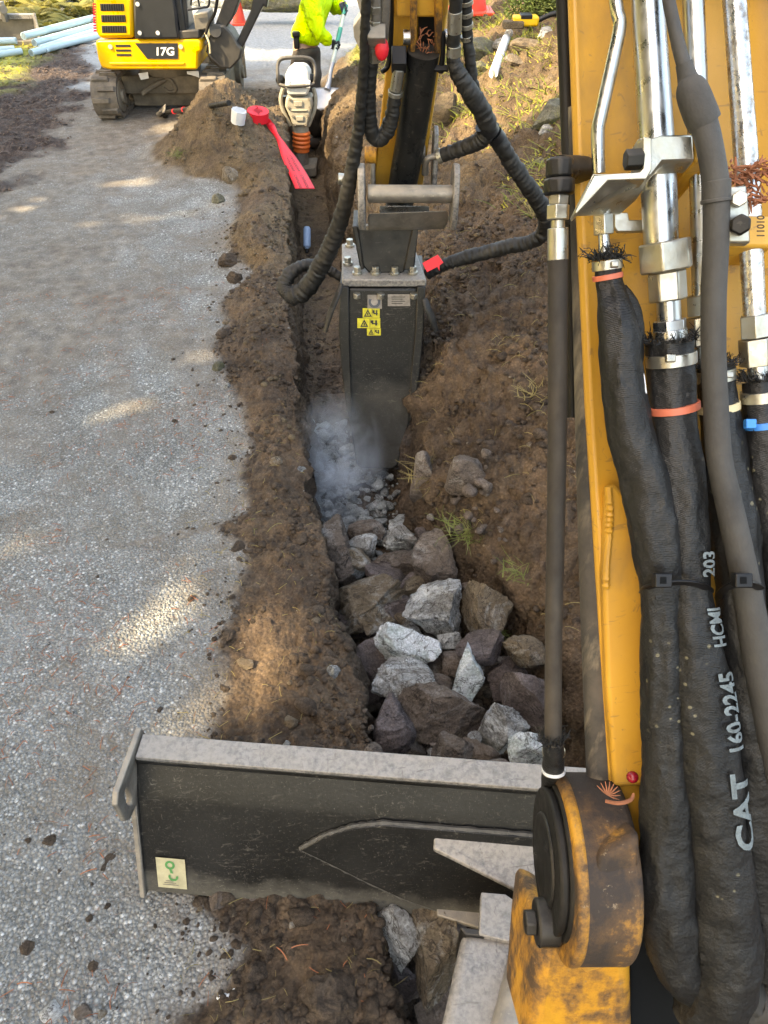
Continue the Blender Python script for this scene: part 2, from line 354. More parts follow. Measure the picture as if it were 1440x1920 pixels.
def foliage_mat(name, a, b, c, scale=1.5, trans=0.25):
    g = NG(name)
    col = g.ramp(g.noise(scale, 4, 0.6), [(0.3, a), (0.52, b), (0.72, c)])
    r = NG.out(g, col, 0.7, 0, None, 0.3)
    g.b.inputs['Subsurface Weight'].default_value = 0.0
    tr = g.n('ShaderNodeBsdfTranslucent'); g.l(col, tr.inputs[0]); mx = g.n('ShaderNodeMixShader'); mx.inputs[0].default_value = trans
    g.l(g.b.outputs[0], mx.inputs[1]); g.l(tr.outputs[0], mx.inputs[2]); g.l(mx.outputs[0], g.t.nodes['Material Output'].inputs[0])
    return r
M['grass'] = foliage_mat('bank_grass', (0.10, 0.13, 0.02), (0.20, 0.22, 0.035), (0.30, 0.26, 0.07), 2.0)
M['grass_near'] = foliage_mat('near_grass', (0.09, 0.12, 0.03), (0.16, 0.19, 0.05), (0.26, 0.25, 0.12), 14.0)
M['grass_dry'] = foliage_mat('dry_grass', (0.20, 0.16, 0.07), (0.28, 0.22, 0.09), (0.16, 0.17, 0.05), 3.0)
M['moss'] = foliage_mat('yellow_moss', (0.30, 0.28, 0.03), (0.42, 0.36, 0.05), (0.22, 0.24, 0.04), 4.0)
M['fern'] = foliage_mat('olive_fern', (0.10, 0.11, 0.025), (0.19, 0.17, 0.04), (0.26, 0.20, 0.06), 2.0)
M['shrub'] = foliage_mat('dark_shrub_leaves', (0.05, 0.085, 0.02), (0.09, 0.13, 0.03), (0.15, 0.17, 0.06), 3.0)
M['cedar_green'] = foliage_mat('cedar_foliage', (0.035, 0.06, 0.015), (0.05, 0.085, 0.02), (0.08, 0.11, 0.03), 0.7)

def rock_mat(name, a, b, c, pale, pale_lo=0.58, pale_hi=0.72, soil=0.5):
    g = NG(name)
    oi = g.n('ShaderNodeObjectInfo'); off = g.n('ShaderNodeVectorMath'); off.operation = 'ADD'; g.l(g.tc, off.inputs[0])
    cmb = g.n('ShaderNodeCombineXYZ')
    for i in range(3): g.l(g.math('MULTIPLY', oi.outputs['Random'], 13.0 + 7 * i), cmb.inputs[i])
    g.l(cmb.outputs[0], off.inputs[1]); v = off.outputs[0]
    col = g.ramp(g.noise(15, 12, 0.78, v), [(0.30, a), (0.5, b), (0.70, c)])
    lay = g.ramp(g.noise(1.0, 8, 0.75, g.mapping((10, 24, 60), v, (0.5, 0.3, 0.2)), 0.5), [(0.35, 0.62), (0.62, 1.25)]); col = g.mix(1.0, col, lay, 'MULTIPLY')
    vein = g.ramp(g.noise(5.5, 12, 0.78, v, 1.0), [(pale_lo, 0.0), (pale_hi, 1.0)])
    col = g.mix(vein, col, pale)
    rust = g.ramp(g.noise(8, 8, 0.7, g.mapping((1, 1, 1), v, (2, 1, 3))), [(0.58, 0.0), (0.72, 0.55)]); col = g.mix(rust, col, (0.13, 0.075, 0.04))
    crack = g.ramp(g.noise(6, 6, 0.6, v, 1.5), [(0.485, 0.0), (0.497, 0.8), (0.503, 0.8), (0.515, 0.0)])
    col = g.mix(crack, col, (0.035, 0.028, 0.024))
    sp = g.ramp(g.noise(150, 3, 0.7, v), [(0.35, 0.68), (0.65, 1.3)]); col = g.mix(1.0, col, sp, 'MULTIPLY')
    d = g.math('MULTIPLY', g.upness(0.0, 0.9), g.ramp(g.noise(7, 9, 0.75, v), [(0.40, 0.0), (0.62, soil)])); col = g.mix(d, col, (0.15, 0.108, 0.075))
    nb = g.bump(g.noise(19, 12, 0.80, v, 0.8), 1.0, 0.035); nb = g.bump(lay, 0.5, 0.008, nb); nb = g.bump(g.noise(110, 6, 0.75, v), 0.9, 0.005, nb)
    return g.out(col, 0.85, 0, nb, 0.3)
M['rock_brown'] = rock_mat('brown_rock', (0.080, 0.064, 0.055), (0.175, 0.140, 0.118), (0.27, 0.22, 0.185), (0.42, 0.40, 0.38), 0.54, 0.68, 0.6)
M['rock_purple'] = rock_mat('purple_brown_rock', (0.065, 0.053, 0.052), (0.14, 0.113, 0.110), (0.23, 0.19, 0.185), (0.38, 0.36, 0.37), 0.56, 0.70, 0.35)
M['rock_grey'] = rock_mat('grey_rock', (0.12, 0.118, 0.11), (0.25, 0.245, 0.23), (0.38, 0.37, 0.35), (0.66, 0.68, 0.68), 0.47, 0.58, 0.4)
M['rock_white'] = rock_mat('white_green_rock', (0.26, 0.29, 0.27), (0.48, 0.54, 0.52), (0.62, 0.68, 0.68), (0.80, 0.83, 0.85), 0.42, 0.55, 0.12)
M['rock_tan'] = rock_mat('tan_rock', (0.11, 0.085, 0.055), (0.20, 0.155, 0.105), (0.29, 0.235, 0.17), (0.44, 0.44, 0.42), 0.52, 0.64, 0.5)
M['rock_moss'] = rock_mat('mossy_rock', (0.075, 0.075, 0.055), (0.14, 0.14, 0.10), (0.24, 0.235, 0.20), (0.20, 0.20, 0.05), 0.5, 0.62, 0.3)
M['rubble'] = rock_mat('pale_rubble', (0.22, 0.23, 0.225), (0.36, 0.385, 0.385), (0.50, 0.53, 0.54), (0.70, 0.74, 0.77), 0.56, 0.7, 0.2)
M['clod'] = rock_mat('soil_clod', (0.036, 0.026, 0.020), (0.088, 0.063, 0.045), (0.155, 0.113, 0.08), (0.16, 0.12, 0.08), 0.6, 0.8, 0.2)
M['clod_tan'] = rock_mat('tan_soil_clod', (0.09, 0.066, 0.04), (0.155, 0.115, 0.07), (0.22, 0.17, 0.105), (0.25, 0.2, 0.13), 0.6, 0.8, 0.2)
M['pebble'] = rock_mat('chip_stone', (0.17, 0.175, 0.17), (0.27, 0.28, 0.275), (0.38, 0.39, 0.39), (0.58, 0.60, 0.60), 0.55, 0.7, 0.0)

# ground: colours come from where road, soil, moss, gravel and mulch lie (two masks on the mesh)
def ground_mat():
    g = NG('ground')
    at = g.n('ShaderNodeAttribute'); at.attribute_name = 'zone'; s1 = g.n('ShaderNodeSeparateColor'); g.l(at.outputs['Color'], s1.inputs[0])
    a2 = g.n('ShaderNodeAttribute'); a2.attribute_name = 'zone2'; s2 = g.n('ShaderNodeSeparateColor'); g.l(a2.outputs['Color'], s2.inputs[0])
    soil, moss, grav = s1.outputs; tan, mulch, film = s2.outputs
    flat = g.mapping((1, 1, 0.0))
    # chip-sealed road
    vc = g.n('ShaderNodeTexVoronoi'); vc.inputs['Scale'].default_value = 105; g.l(flat, vc.inputs['Vector'])
    sv = g.n('ShaderNodeSeparateColor'); g.l(vc.outputs['Color'], sv.inputs[0])
    chip = g.ramp(sv.outputs[0], [(0.0, (0.18, 0.182, 0.172)), (0.45, (0.27, 0.274, 0.262)), (0.80, (0.38, 0.386, 0.372)), (0.94, (0.62, 0.62, 0.60))])
    v2 = g.n('ShaderNodeTexVoronoi'); v2.inputs['Scale'].default_value = 210; g.l(flat, v2.inputs['Vector']); sw = g.n('ShaderNodeSeparateColor'); g.l(v2.outputs['Color'], sw.inputs[0])
    fine = g.ramp(sw.outputs[0], [(0.0, (0.11, 0.11, 0.103)), (0.6, (0.24, 0.242, 0.23)), (0.95, (0.42, 0.42, 0.40))])
    chip = g.mix(g.ramp(g.math('ADD', g.math('MULTIPLY', sv.outputs[1], .5), g.math('MULTIPLY', g.noise(12, 6, .7), .9)), [(.62, 0.0), (.70, 1.0)]), chip, fine)
    edge = g.ramp(vc.outputs['Distance'], [(0.35, 0.0), (0.62, 1.0)])
    road = g.mix(g.math('MULTIPLY', edge, 0.6), chip, (0.075, 0.073, 0.066)); road = g.mix(g.ramp(g.noise(4.5, 9, 0.75, None, .3), [(.42, 0.0), (.70, .40)]), road, (0.33, 0.335, 0.325))
    big = g.ramp(g.noise(1.6, 6, 0.6), [(0.3, 0.80), (0.7, 1.18)]); road = g.mix(1.0, road, big, 'MULTIPLY')
    stain = g.ramp(g.noise(2.6, 9, 0.75, None, 0.5), [(0.46, 0.0), (0.64, 0.75)]); road = g.mix(stain, road, (0.15, 0.125, 0.098))
    lit = g.math('MULTIPLY', g.ramp(g.noise(60, 3, 0.7, g.mapping((1.0, 2.2, 1), rot=(0, 0, 0.5))), [(0.60, 0.0), (0.66, 1.0)]), g.ramp(g.noise(1.3, 5), [(0.45, 0.0), (0.62, 0.8)]))
    road = g.mix(lit, road, (0.36, 0.20, 0.15))
    fm = g.math('MULTIPLY', film, g.ramp(g.noise(7, 8, 0.72, None, 0.4), [(0.28, 0.35), (0.55, 1.0)])); 
    filmc = g.ramp(g.noise(11, 6), [(0.3, (0.092, 0.072, 0.056)), (0.5, (0.15, 0.122, 0.096)), (0.7, (0.24, 0.205, 0.165))]); road = g.mix(g.math('MULTIPLY', fm, .82), road, filmc); road = g.mix(g.math('MULTIPLY', film, g.ramp(g.voro(70, vec=flat), [(0.0, .5), (.28, 0.0)])), road, (0.27, 0.24, 0.205))
    # loose soil
    so_ = g.ramp(g.noise(11, 10, 0.74), [(0.30, (0.055, 0.038, 0.028)), (0.47, (0.12, 0.085, 0.062)), (0.62, (0.205, 0.15, 0.11)), (0.80, (0.29, 0.225, 0.165))])
    tn = g.ramp(g.noise(12, 10, 0.74), [(0.30, (0.12, 0.085, 0.048)), (0.50, (0.235, 0.172, 0.10)), (0.72, (0.35, 0.27, 0.165))])
    tanf = g.math('MULTIPLY', tan, g.ramp(g.noise(4.5, 6, 0.7), [(0.36, 0.25), (0.56, 1.0)]))
    so_ = g.mix(tanf, so_, tn)
    crumb = g.ramp(g.voro(95), [(0.0, 1.22), (0.55, 0.75)]); so_ = g.mix(1.0, so_, crumb, 'MULTIPLY'); so_ = g.mix(1.0, so_, g.ramp(g.noise(2.3, 7, .7), [(.34, (.42, .39, .37)), (.52, (.70, .66, .62)), (.68, (.95, .86, .79))]), 'MULTIPLY')
    # moss and leaf litter on the bank
    mo = g.ramp(g.noise(9, 9, 0.72), [(0.28, (0.10, 0.085, 0.05)), (0.40, (0.19, 0.19, 0.055)), (0.49, (0.33, 0.34, 0.055)), (0.68, (0.42, 0.37, 0.15))])
    # far gravel
    gr = g.ramp(g.noise(26, 9, 0.75), [(0.28, (0.14, 0.148, 0.152)), (0.5, (0.245, 0.258, 0.265)), (0.72, (0.37, 0.385, 0.39))])
    mu = g.ramp(g.noise(16, 9, 0.75), [(0.30, (0.028, 0.020, 0.016)), (0.52, (0.07, 0.05, 0.042)), (0.70, (0.145, 0.108, 0.09))])
    col = g.mix(grav, road, gr); col = g.mix(mulch, col, mu); col = g.mix(moss, col, mo); col = g.mix(soil, col, so_)
    rb = g.math('MULTIPLY', g.math('SUBTRACT', 1.0, soil), g.math('SUBTRACT', 1.0, g.math('MULTIPLY', film, .5)))
    h1 = g.math('MULTIPLY', g.math('SUBTRACT', 1.0, vc.outputs['Distance']), rb)
    nb = g.bump(h1, 1.0, 0.010)
    h2 = g.math('MULTIPLY', g.math('ADD', g.noise(55, 8, 0.75), g.math('MULTIPLY', g.voro(70), -0.8)), g.math('MAXIMUM', soil, g.math('MAXIMUM', moss, mulch)))
    nb = g.bump(h2, 0.95, 0.012, nb)
    return g.out(col, 0.88, 0, nb, 0.3)
M['ground'] = ground_mat()

# ------------------------------------------------------------------ terrain
EDGE = [(330, 235), (318, 290), (345, 335), (440, 350), (438, 420), (425, 485), (470, 520), (405, 570), (425, 610), (400, 655), (415, 700), (440, 770), (470, 830), (452, 900), (455, 960), (400, 990), (455, 1030), (440, 1110), (408, 1200), (415, 1300), (390, 1400), (400, 1560), (370, 1700), (450, 1780), (390, 1860), (300, 1925)]
_e = sorted([(PZ(x, y).y, PZ(x, y).x) for x, y in EDGE]); EY = np.array([a for a, b in _e]); EX = np.array([b for a, b in _e])
def xedge(y): return np.interp(y, EY, EX)
def xl(y): return np.interp(y, [0, 0.8, 1.3, 1.8, 2.4, 3.0, 4.2, 5.5, 7, 10], [0.14, 0.10, 0.135, 0.10, 0.055, 0.05, 0.07, 0.14, 0.20, 0.32])
def xr(y): return np.interp(y, [0, 1.2, 1.8, 2.3, 3.0, 4.2, 6.4, 8, 10], [0.95, 0.88, 0.72, 0.53, 0.56, 0.60, 0.585, 0.64, 0.74])
def floor_z(y): return np.interp(y, [0, 1.0, 2.2, 2.45, 3.2, 3.7, 4.6, 5.6, 9.3, 9.9], [-.55, -.5, -.5, -.46, -.46, -.40, -.34, -.46, -.48, 0.0])
def height(x, y, detail=True):
    P = np.stack([x, y, np.zeros_like(x)], -1)
    z = 0.012 * fbm(P, 0.5, 2)
    n1 = fbm(P, 2.2, 4); n2 = fbm(P + 9.1, 9.0, 4, 0.55); n3 = fbm(P + 3.3, 34, 3, 0.6)
    L, R = xl(y) + 0.03 * fbm(P * np.array([0, 1, 0]) + 5, 3.0, 4), xr(y) + 0.045 * fbm(P * np.array([0, 1, 0]) + 25, 2.4, 4)
    E = xedge(y) + 0.05 * fbm(P + 31, 4, 4)
    # berm on the left lip
    t = sstep(0, 1, (x - E) / np.maximum(L - E, 0.05)); bermh = np.interp(y, [0, 1.0, 1.6, 2.6, 3.6, 4.8, 5.6, 6.2, 9], [.05, .035, .04, .05, .09, .10, .09, .14, .06])
    inb = (x > E) * sstep(9.6, 8.8, y)
    soil = sstep(-0.02, 0.05, x - E) * sstep(9.9, 9.0, y)
    z = z + inb * (bermh * np.sin(np.clip(t, 0, 1) * 2.2) + 0.028 * n2 * t ** .3 + 0.018 * np.abs(n1) + 0.010 * n3)
    # spoil heaps by the road
    hp = PF(432, 262, 7.15); g1 = 0.36 * np.exp(-(((x - hp.x) / 0.36) ** 2 + ((y - hp.y) / 0.50) ** 2) ** 1.0)
    hp2 = PF(370, 275, 6.95); g1 = g1 + 0.16 * np.exp(-(((x - hp2.x) / 0.27) ** 2 + ((y - hp2.y) / 0.36) ** 2))
    hp3 = PF(470, 455, 5.0); g1 = g1 + 0.08 * np.exp(-(((x - hp3.x) / 0.16) ** 2 + ((y - hp3.y) / 0.4) ** 2))
    z = z + g1 * (1 + 0.22 * n1) + sstep(0.02, 0.1, g1) * (0.03 * n2 + 0.012 * n3); soil = np.maximum(soil, sstep(0.015, 0.05, g1 + 0.02 * n2))
    # right bank
    b = x - R; slope = np.interp(y, [0, 2, 4, 7, 9, 12], [.55, .50, .46, .42, .36, .26])
    bank = np.where(b > 0, slope * b + 0.10 * sstep(0, 0.25, b), 0); bank = np.where(bank > 0.85, 0.85 + (bank - 0.85) * 0.35, bank)
    far = sstep(12.7, 11.7, y + 0.35 * n1 - 0.18 * np.maximum(x - 3, 0)) * sstep(0.0, 0.4, x - np.interp(y, [0, 8, 9.5, 12.2], [-9, -9, 0.4, 2.6]))
    bank = bank * far
    rough = np.where(b > 0, sstep(0, .1, b), 0) * far
    z = z + bank + rough * (0.055 * n1 + 0.045 * n2 + 0.016 * n3)
    GE = 1.24 + 0.28 * fbm(P + 71, 1.3, 4) + np.interp(y, [0, 3, 5, 9], [.35, .15, 0, -.25])
    grass = sstep(-0.12, 0.22, x - GE) * far; z = z + grass * 0.03 * n2
    soil = np.maximum(soil, (b > -.05) * far * (1 - grass))
    # trench
    wv = 0.055
    wl = sstep(L - 0.005, L + wv, x); wrr = sstep(R + 0.03, R - wv - 0.02, x); tr = np.minimum(wl, wrr) * sstep(9.9, 9.3, y)
    fz = floor_z(y) + 0.03 * n1 + 0.025 * n2 + 0.008 * n3 + 0.5 * (np.clip((np.abs(x - (L + R) / 2) / ((R - L) / 2)), 0, 1) ** 4) * 0.12
    z = z * (1 - tr) + fz * tr
    soil = np.maximum(soil, tr)
    lod = sstep(9, 3, y); wx_, wy_ = x + .02 * n2, y + .02 * n3
    cl1 = .5 - worley(wx_, wy_, 9, 1); cl2 = .5 - worley(wx_ + 3, wy_, 21, 2); cl3 = .5 - worley(wx_, wy_ + 5, 46, 3)
    sel = sstep(-.35, .3, fbm(P + 88, 2.6, 3))
    z = z + soil * (1 - .8 * grass) * ((.022 * cl1 * sel + .018 * cl2 * (.3 + .7 * sel)) * np.where(tr > .5, .7, 1) * np.where(b > 0, 1, .75) + .014 * cl3 * lod)
    # masks
    tan = np.maximum(sstep(3.0, 5.2, y + 1.0 * n1) * 0.95, 0.22) * sstep(-0.6, 0.2, fbm(P + 44, 1.2, 3) + 0.25); tan = np.where((tr > 0.5), np.maximum(tan * .75, 0.2), tan)
    gravel = sstep(9.3, 11.4, y + 1.4 * n1 - 0.25 * x)
    mul = sstep(0.10, -0.20, x - np.interp(y, [3, 6, 8, 10, 12, 16], [-3.2, -2.1, -1.85, -1.9, -2.2, -4.2]) + 0.5 * n1 - 0.1) * sstep(4.0, 5.5, y)
    mossL = sstep(0.15, -0.35, x - np.interp(y, [6, 8, 10, 12, 14, 17], [-3.6, -2.7, -2.55, -2.45, -2.9, -4.6]) + 0.5 * n1)
    moss = np.maximum(grass * sstep(-.75, -.05, n1 + 0.15), mossL * sstep(-.35, .15, n1 + n2 * .5 + .1)) 
    mul = np.maximum(mul, mossL)
    film = np.clip(sstep(-1.15, -2.3, x + 0.4 * n1 - 0.14 * (y - 3)) * 0.9 + sstep(0.0, 0.45, fbm(P * np.array([1, .55, 1]) + 60, 1.1, 5)) * sstep(2.6, 4.4, y) * .8, 0, 1)
    for (px, py, rr_, am) in ((90, 500, .55, 1), (30, 660, .42, 1), (190, 570, .32, .9), (190, 440, .38, .9), (330, 315, .40, 1), (150, 285, .5, .9), (330, 240, .45, 1), (60, 225, .6, 1), (420, 545, .12, .8), (60, 800, .2, .6), (300, 620, .2, .5)):
        q = PZ(px, py); film = np.maximum(film, am * sstep(1.25, .55, np.hypot(x - q.x, (y - q.y) * .8) / rr_ + .45 * n1 + .2 * n2))
    trk = np.abs(((x + .9) + .22 * (y - 4) + .05 * (y - 4) ** 2) + .03 * n2); film = np.maximum(film, .8 * sstep(.11, .03, np.minimum(trk, np.abs(trk - .34))) * sstep(2.6, 3.6, y) * sstep(8, 6, y))
    film = np.maximum(film, 0.75 * sstep(-0.22, 0.02, x - E) * sstep(-.3, .35, n2 + .2)); film = np.maximum(film, 0.9 * sstep(6.2, 8.0, y + n1) * (1 - gravel))
    # cross smears of soil on the road
    for (px, py, ln, wd) in ((350, 1000, .30, .022), (250, 560, .75, .06), (400, 655, .12, .03), (150, 640, .5, .10)):
        q = PZ(px, py); film = np.maximum(film, 1.0 * np.exp(-((x - q.x) / ln) ** 4 - ((y - q.y - 0.12 * (x - q.x) + 0.03 * n2) / wd) ** 2)); 
    z = z + 0.012 * film * (1 - soil) * (0.5 + n2) + mul * 0.05 * n2 + mossL * .03
    cls = np.where(tr > 0.02, 1, np.where((b > 0.0) & (far > .3), np.where(grass > 0.5, 3, 2), np.where(soil > 0.45, 4, np.where((mossL > .5) | (mul > .6), 5, np.where(gravel > .5, 6, 0)))))
    return z, soil, moss, gravel, tan, mul, film, cls
def spaced(segs):
    o = [segs[0][0]]
    for a, b, h0, h1 in segs:
        x = a
        while x < b - 1e-6:
            h = h0 + (h1 - h0) * (x - a) / (b - a); x = min(b, x + h); o.append(x)
    return np.array(o)
xs = spaced([(-45, -5, 6, 1.0), (-5, -1.2, .10, .03), (-1.2, -.4, .02, .011), (-.4, .0, .010, .008), (.0, .25, .0055, .0055), (.25, .5, .012, .012), (.5, .85, .007, .007), (.85, 1.8, .011, .014), (1.8, 4.5, .02, .05), (4.5, 60, .5, 6)])
ys = spaced([(-8, .2, 1.0, .1), (.2, .6, .02, .009), (.6, 2.6, .008, .012), (2.6, 5, .013, .022), (5, 9, .024, .04), (9, 16, .045, .1), (16, 90, .8, 6)])
X, Y = np.meshgrid(xs, ys); ZZ, soil, moss, gravel, tan, mul, film, cls = height(X, Y)
# rough up steep faces sideways so that the cut sides are not a curtain
gx = np.gradient(ZZ, axis=1) / np.gradient(X, axis=1); steep = np.clip(np.abs(gx) / 3, 0, 1)
P3 = np.stack([X, Y, ZZ], -1); dx = steep * (0.075 * fbm(P3 * np.array([.3, 1, 1.2]) + 4, 6, 4) + 0.025 * fbm(P3 + 2, 30, 3)); dy = steep * 0.03 * fbm(P3 + 77, 16, 3)
XV = X + dx; YV = Y + dy
def quads(mask): 
    i, j = np.nonzero(mask); n = X.shape[1]; a = i * n + j; return np.stack([a, a + 1, a + n + 1, a + n], 1)
cl = cls[:-1, :-1]; VALL = np.stack([XV, YV, ZZ], -1).reshape(-1, 3)
CA = np.stack([soil, moss, gravel, np.ones_like(soil)], -1).reshape(-1, 4).astype(np.float32); CB = np.stack([tan, mul, film, np.ones_like(soil)], -1).reshape(-1, 4).astype(np.float32)
# smooth normals of the whole sheet, so that the pieces join without seams
def terrain_piece(name, mask, label):
    F = quads(mask); used = np.unique(F); remap = np.zeros(len(VALL), np.int64); remap[used] = np.arange(len(used))
    o = array_mesh(name, VALL[used], remap[F], M['ground'], None, True)
    for nm, C in (('zone', CA), ('zone2', CB)):
        at = o.data.color_attributes.new(nm, 'FLOAT_COLOR', 'POINT'); at.data.foreach_set('color', C[used].ravel())
    o['kind'] = 'structure'; o['label'] = label; return o
terrain_piece('driveway', cl == 0, 'grey chip sealed driveway with brown soil smears and fallen needles')
terrain_piece('trench', cl == 1, 'narrow trench dug along the edge of the driveway')
terrain_piece('soil_bank', cl == 2, 'loose brown soil slope on the right side of the trench')
terrain_piece('grass_bank', cl == 3, 'mossy grass slope above the loose soil')
terrain_piece('soil_verge', cl == 4, 'strip of crumbly brown soil between driveway and trench')
terrain_piece('mulch_verge', cl == 5, 'dark leaf mulch and moss beside the driveway')
terrain_piece('gravel_road', cl == 6, 'blue grey gravel road beyond the machines')
_hx = {}
def gz(x, y):
    j = np.clip(np.searchsorted(xs, x) - 1, 0, len(xs) - 2); i = np.clip(np.searchsorted(ys, y) - 1, 0, len(ys) - 2)
    tx = (x - xs[j]) / (xs[j + 1] - xs[j]); ty = (y - ys[i]) / (ys[i + 1] - ys[i])
    return (ZZ[i, j] * (1 - tx) + ZZ[i, j + 1] * tx) * (1 - ty) + (ZZ[i + 1, j] * (1 - tx) + ZZ[i + 1, j + 1] * tx) * ty
def gmask(A, x, y):
    j = np.clip(np.searchsorted(xs, x) - 1, 0, len(xs) - 2); i = np.clip(np.searchsorted(ys, y) - 1, 0, len(ys) - 2); return A[i, j]
def on_ground(px, py):
    """where the sight line through a pixel meets the terrain"""
    d = ray(px, py); t = 0.9; p = EYEV
    for k in range(900):
        p = EYEV + d * t
        if p.z <= gz(p.x, p.y): break
        t += 0.018
    return p

# ------------------------------------------------------------------ rocks
def ico(sub):
    bm = bmesh.new(); bmesh.ops.create_icosphere(bm, subdivisions=sub, radius=1.0)
    bm.verts.ensure_lookup_table(); V = np.array([v.co[:] for v in bm.verts]); F = np.array([[v.index for v in f.verts] for f in bm.faces]); bm.free(); return V, F
ICO = {k: ico(k) for k in (1, 2, 3, 4, 5)}
def rock_verts(sub, seed, cuts=11, rough=0.05, sharp=0.62):
    r = np.random.default_rng(seed); V, F = ICO[sub]; V = V.copy() * 1.15
    for k in range(cuts):
        n = r.normal(size=3); n /= np.linalg.norm(n); d = r.uniform(sharp, 0.92)
        e = np.maximum(V @ n - d, 0); V -= e[:, None] * n
    o = r.uniform(0, 50, 3); N = V / np.linalg.norm(V, axis=1)[:, None]
    if rough < .1:
        a = r.normal(size=3); a /= np.linalg.norm(a); tt = V @ a * r.uniform(2.5, 4.5) + 0.35 * fbm(V + o, 2.2, 2); V = V + (N - a * (N @ a)[:, None]) * (rough * .8 * ((tt % 1.0) - .5))[:, None]
    V = V + N * (rough * 1.7 * fbm(V + o, 1.8, 3) + rough * 0.8 * fbm(V + o, 5.5, 4, 0.6, True))[:, None]
    ext = np.abs(V).max(0); return V / ext, F
def rock(name, p, size, rot, mat, seed, label, cat='rock', group=None, sub=4, cuts=11, rough=0.075, sharp=0.62, kind=None):
    V, F = rock_verts(sub, seed, cuts, rough, sharp); Q = rot.to_matrix() if hasattr(rot, 'to_matrix') else rot
    V = (V * (np.array(size) / 2)) @ np.array(Q).T
    o = array_mesh(name, V, F, mat, None, True); o.data.set_sharp_from_angle(angle=rad(32)); o.location = p
    return tag(o, label, cat, group, kind)
CAMROT = Matrix((RGT, FH, Z)).transposed()
def px_rock(name, px, py, wp, hp, z, roll, mat, label, seed, group, lift=0.0, deep=0.9, **kw):
    p = PZ(px, py, z + .03); m = ppm(p); wd, ht = 1.12 * wp / m, 1.12 * hp / m
    # axes: right, into the ground at the view's slope, up
    rt = Matrix((RGT, -UPV, -FWD)).transposed() @ Matrix.Rotation(rad(-roll), 3, 'Z')
    sz = (wd * 1.06, ht * 1.06, deep * (wd + ht) / 2); p = p + FWD * sz[2] * 0.30
    return rock(name, p, sz, rt, mat, seed, label, 'rock', group, **kw)
RG = 'broken rocks heaped in the trench'
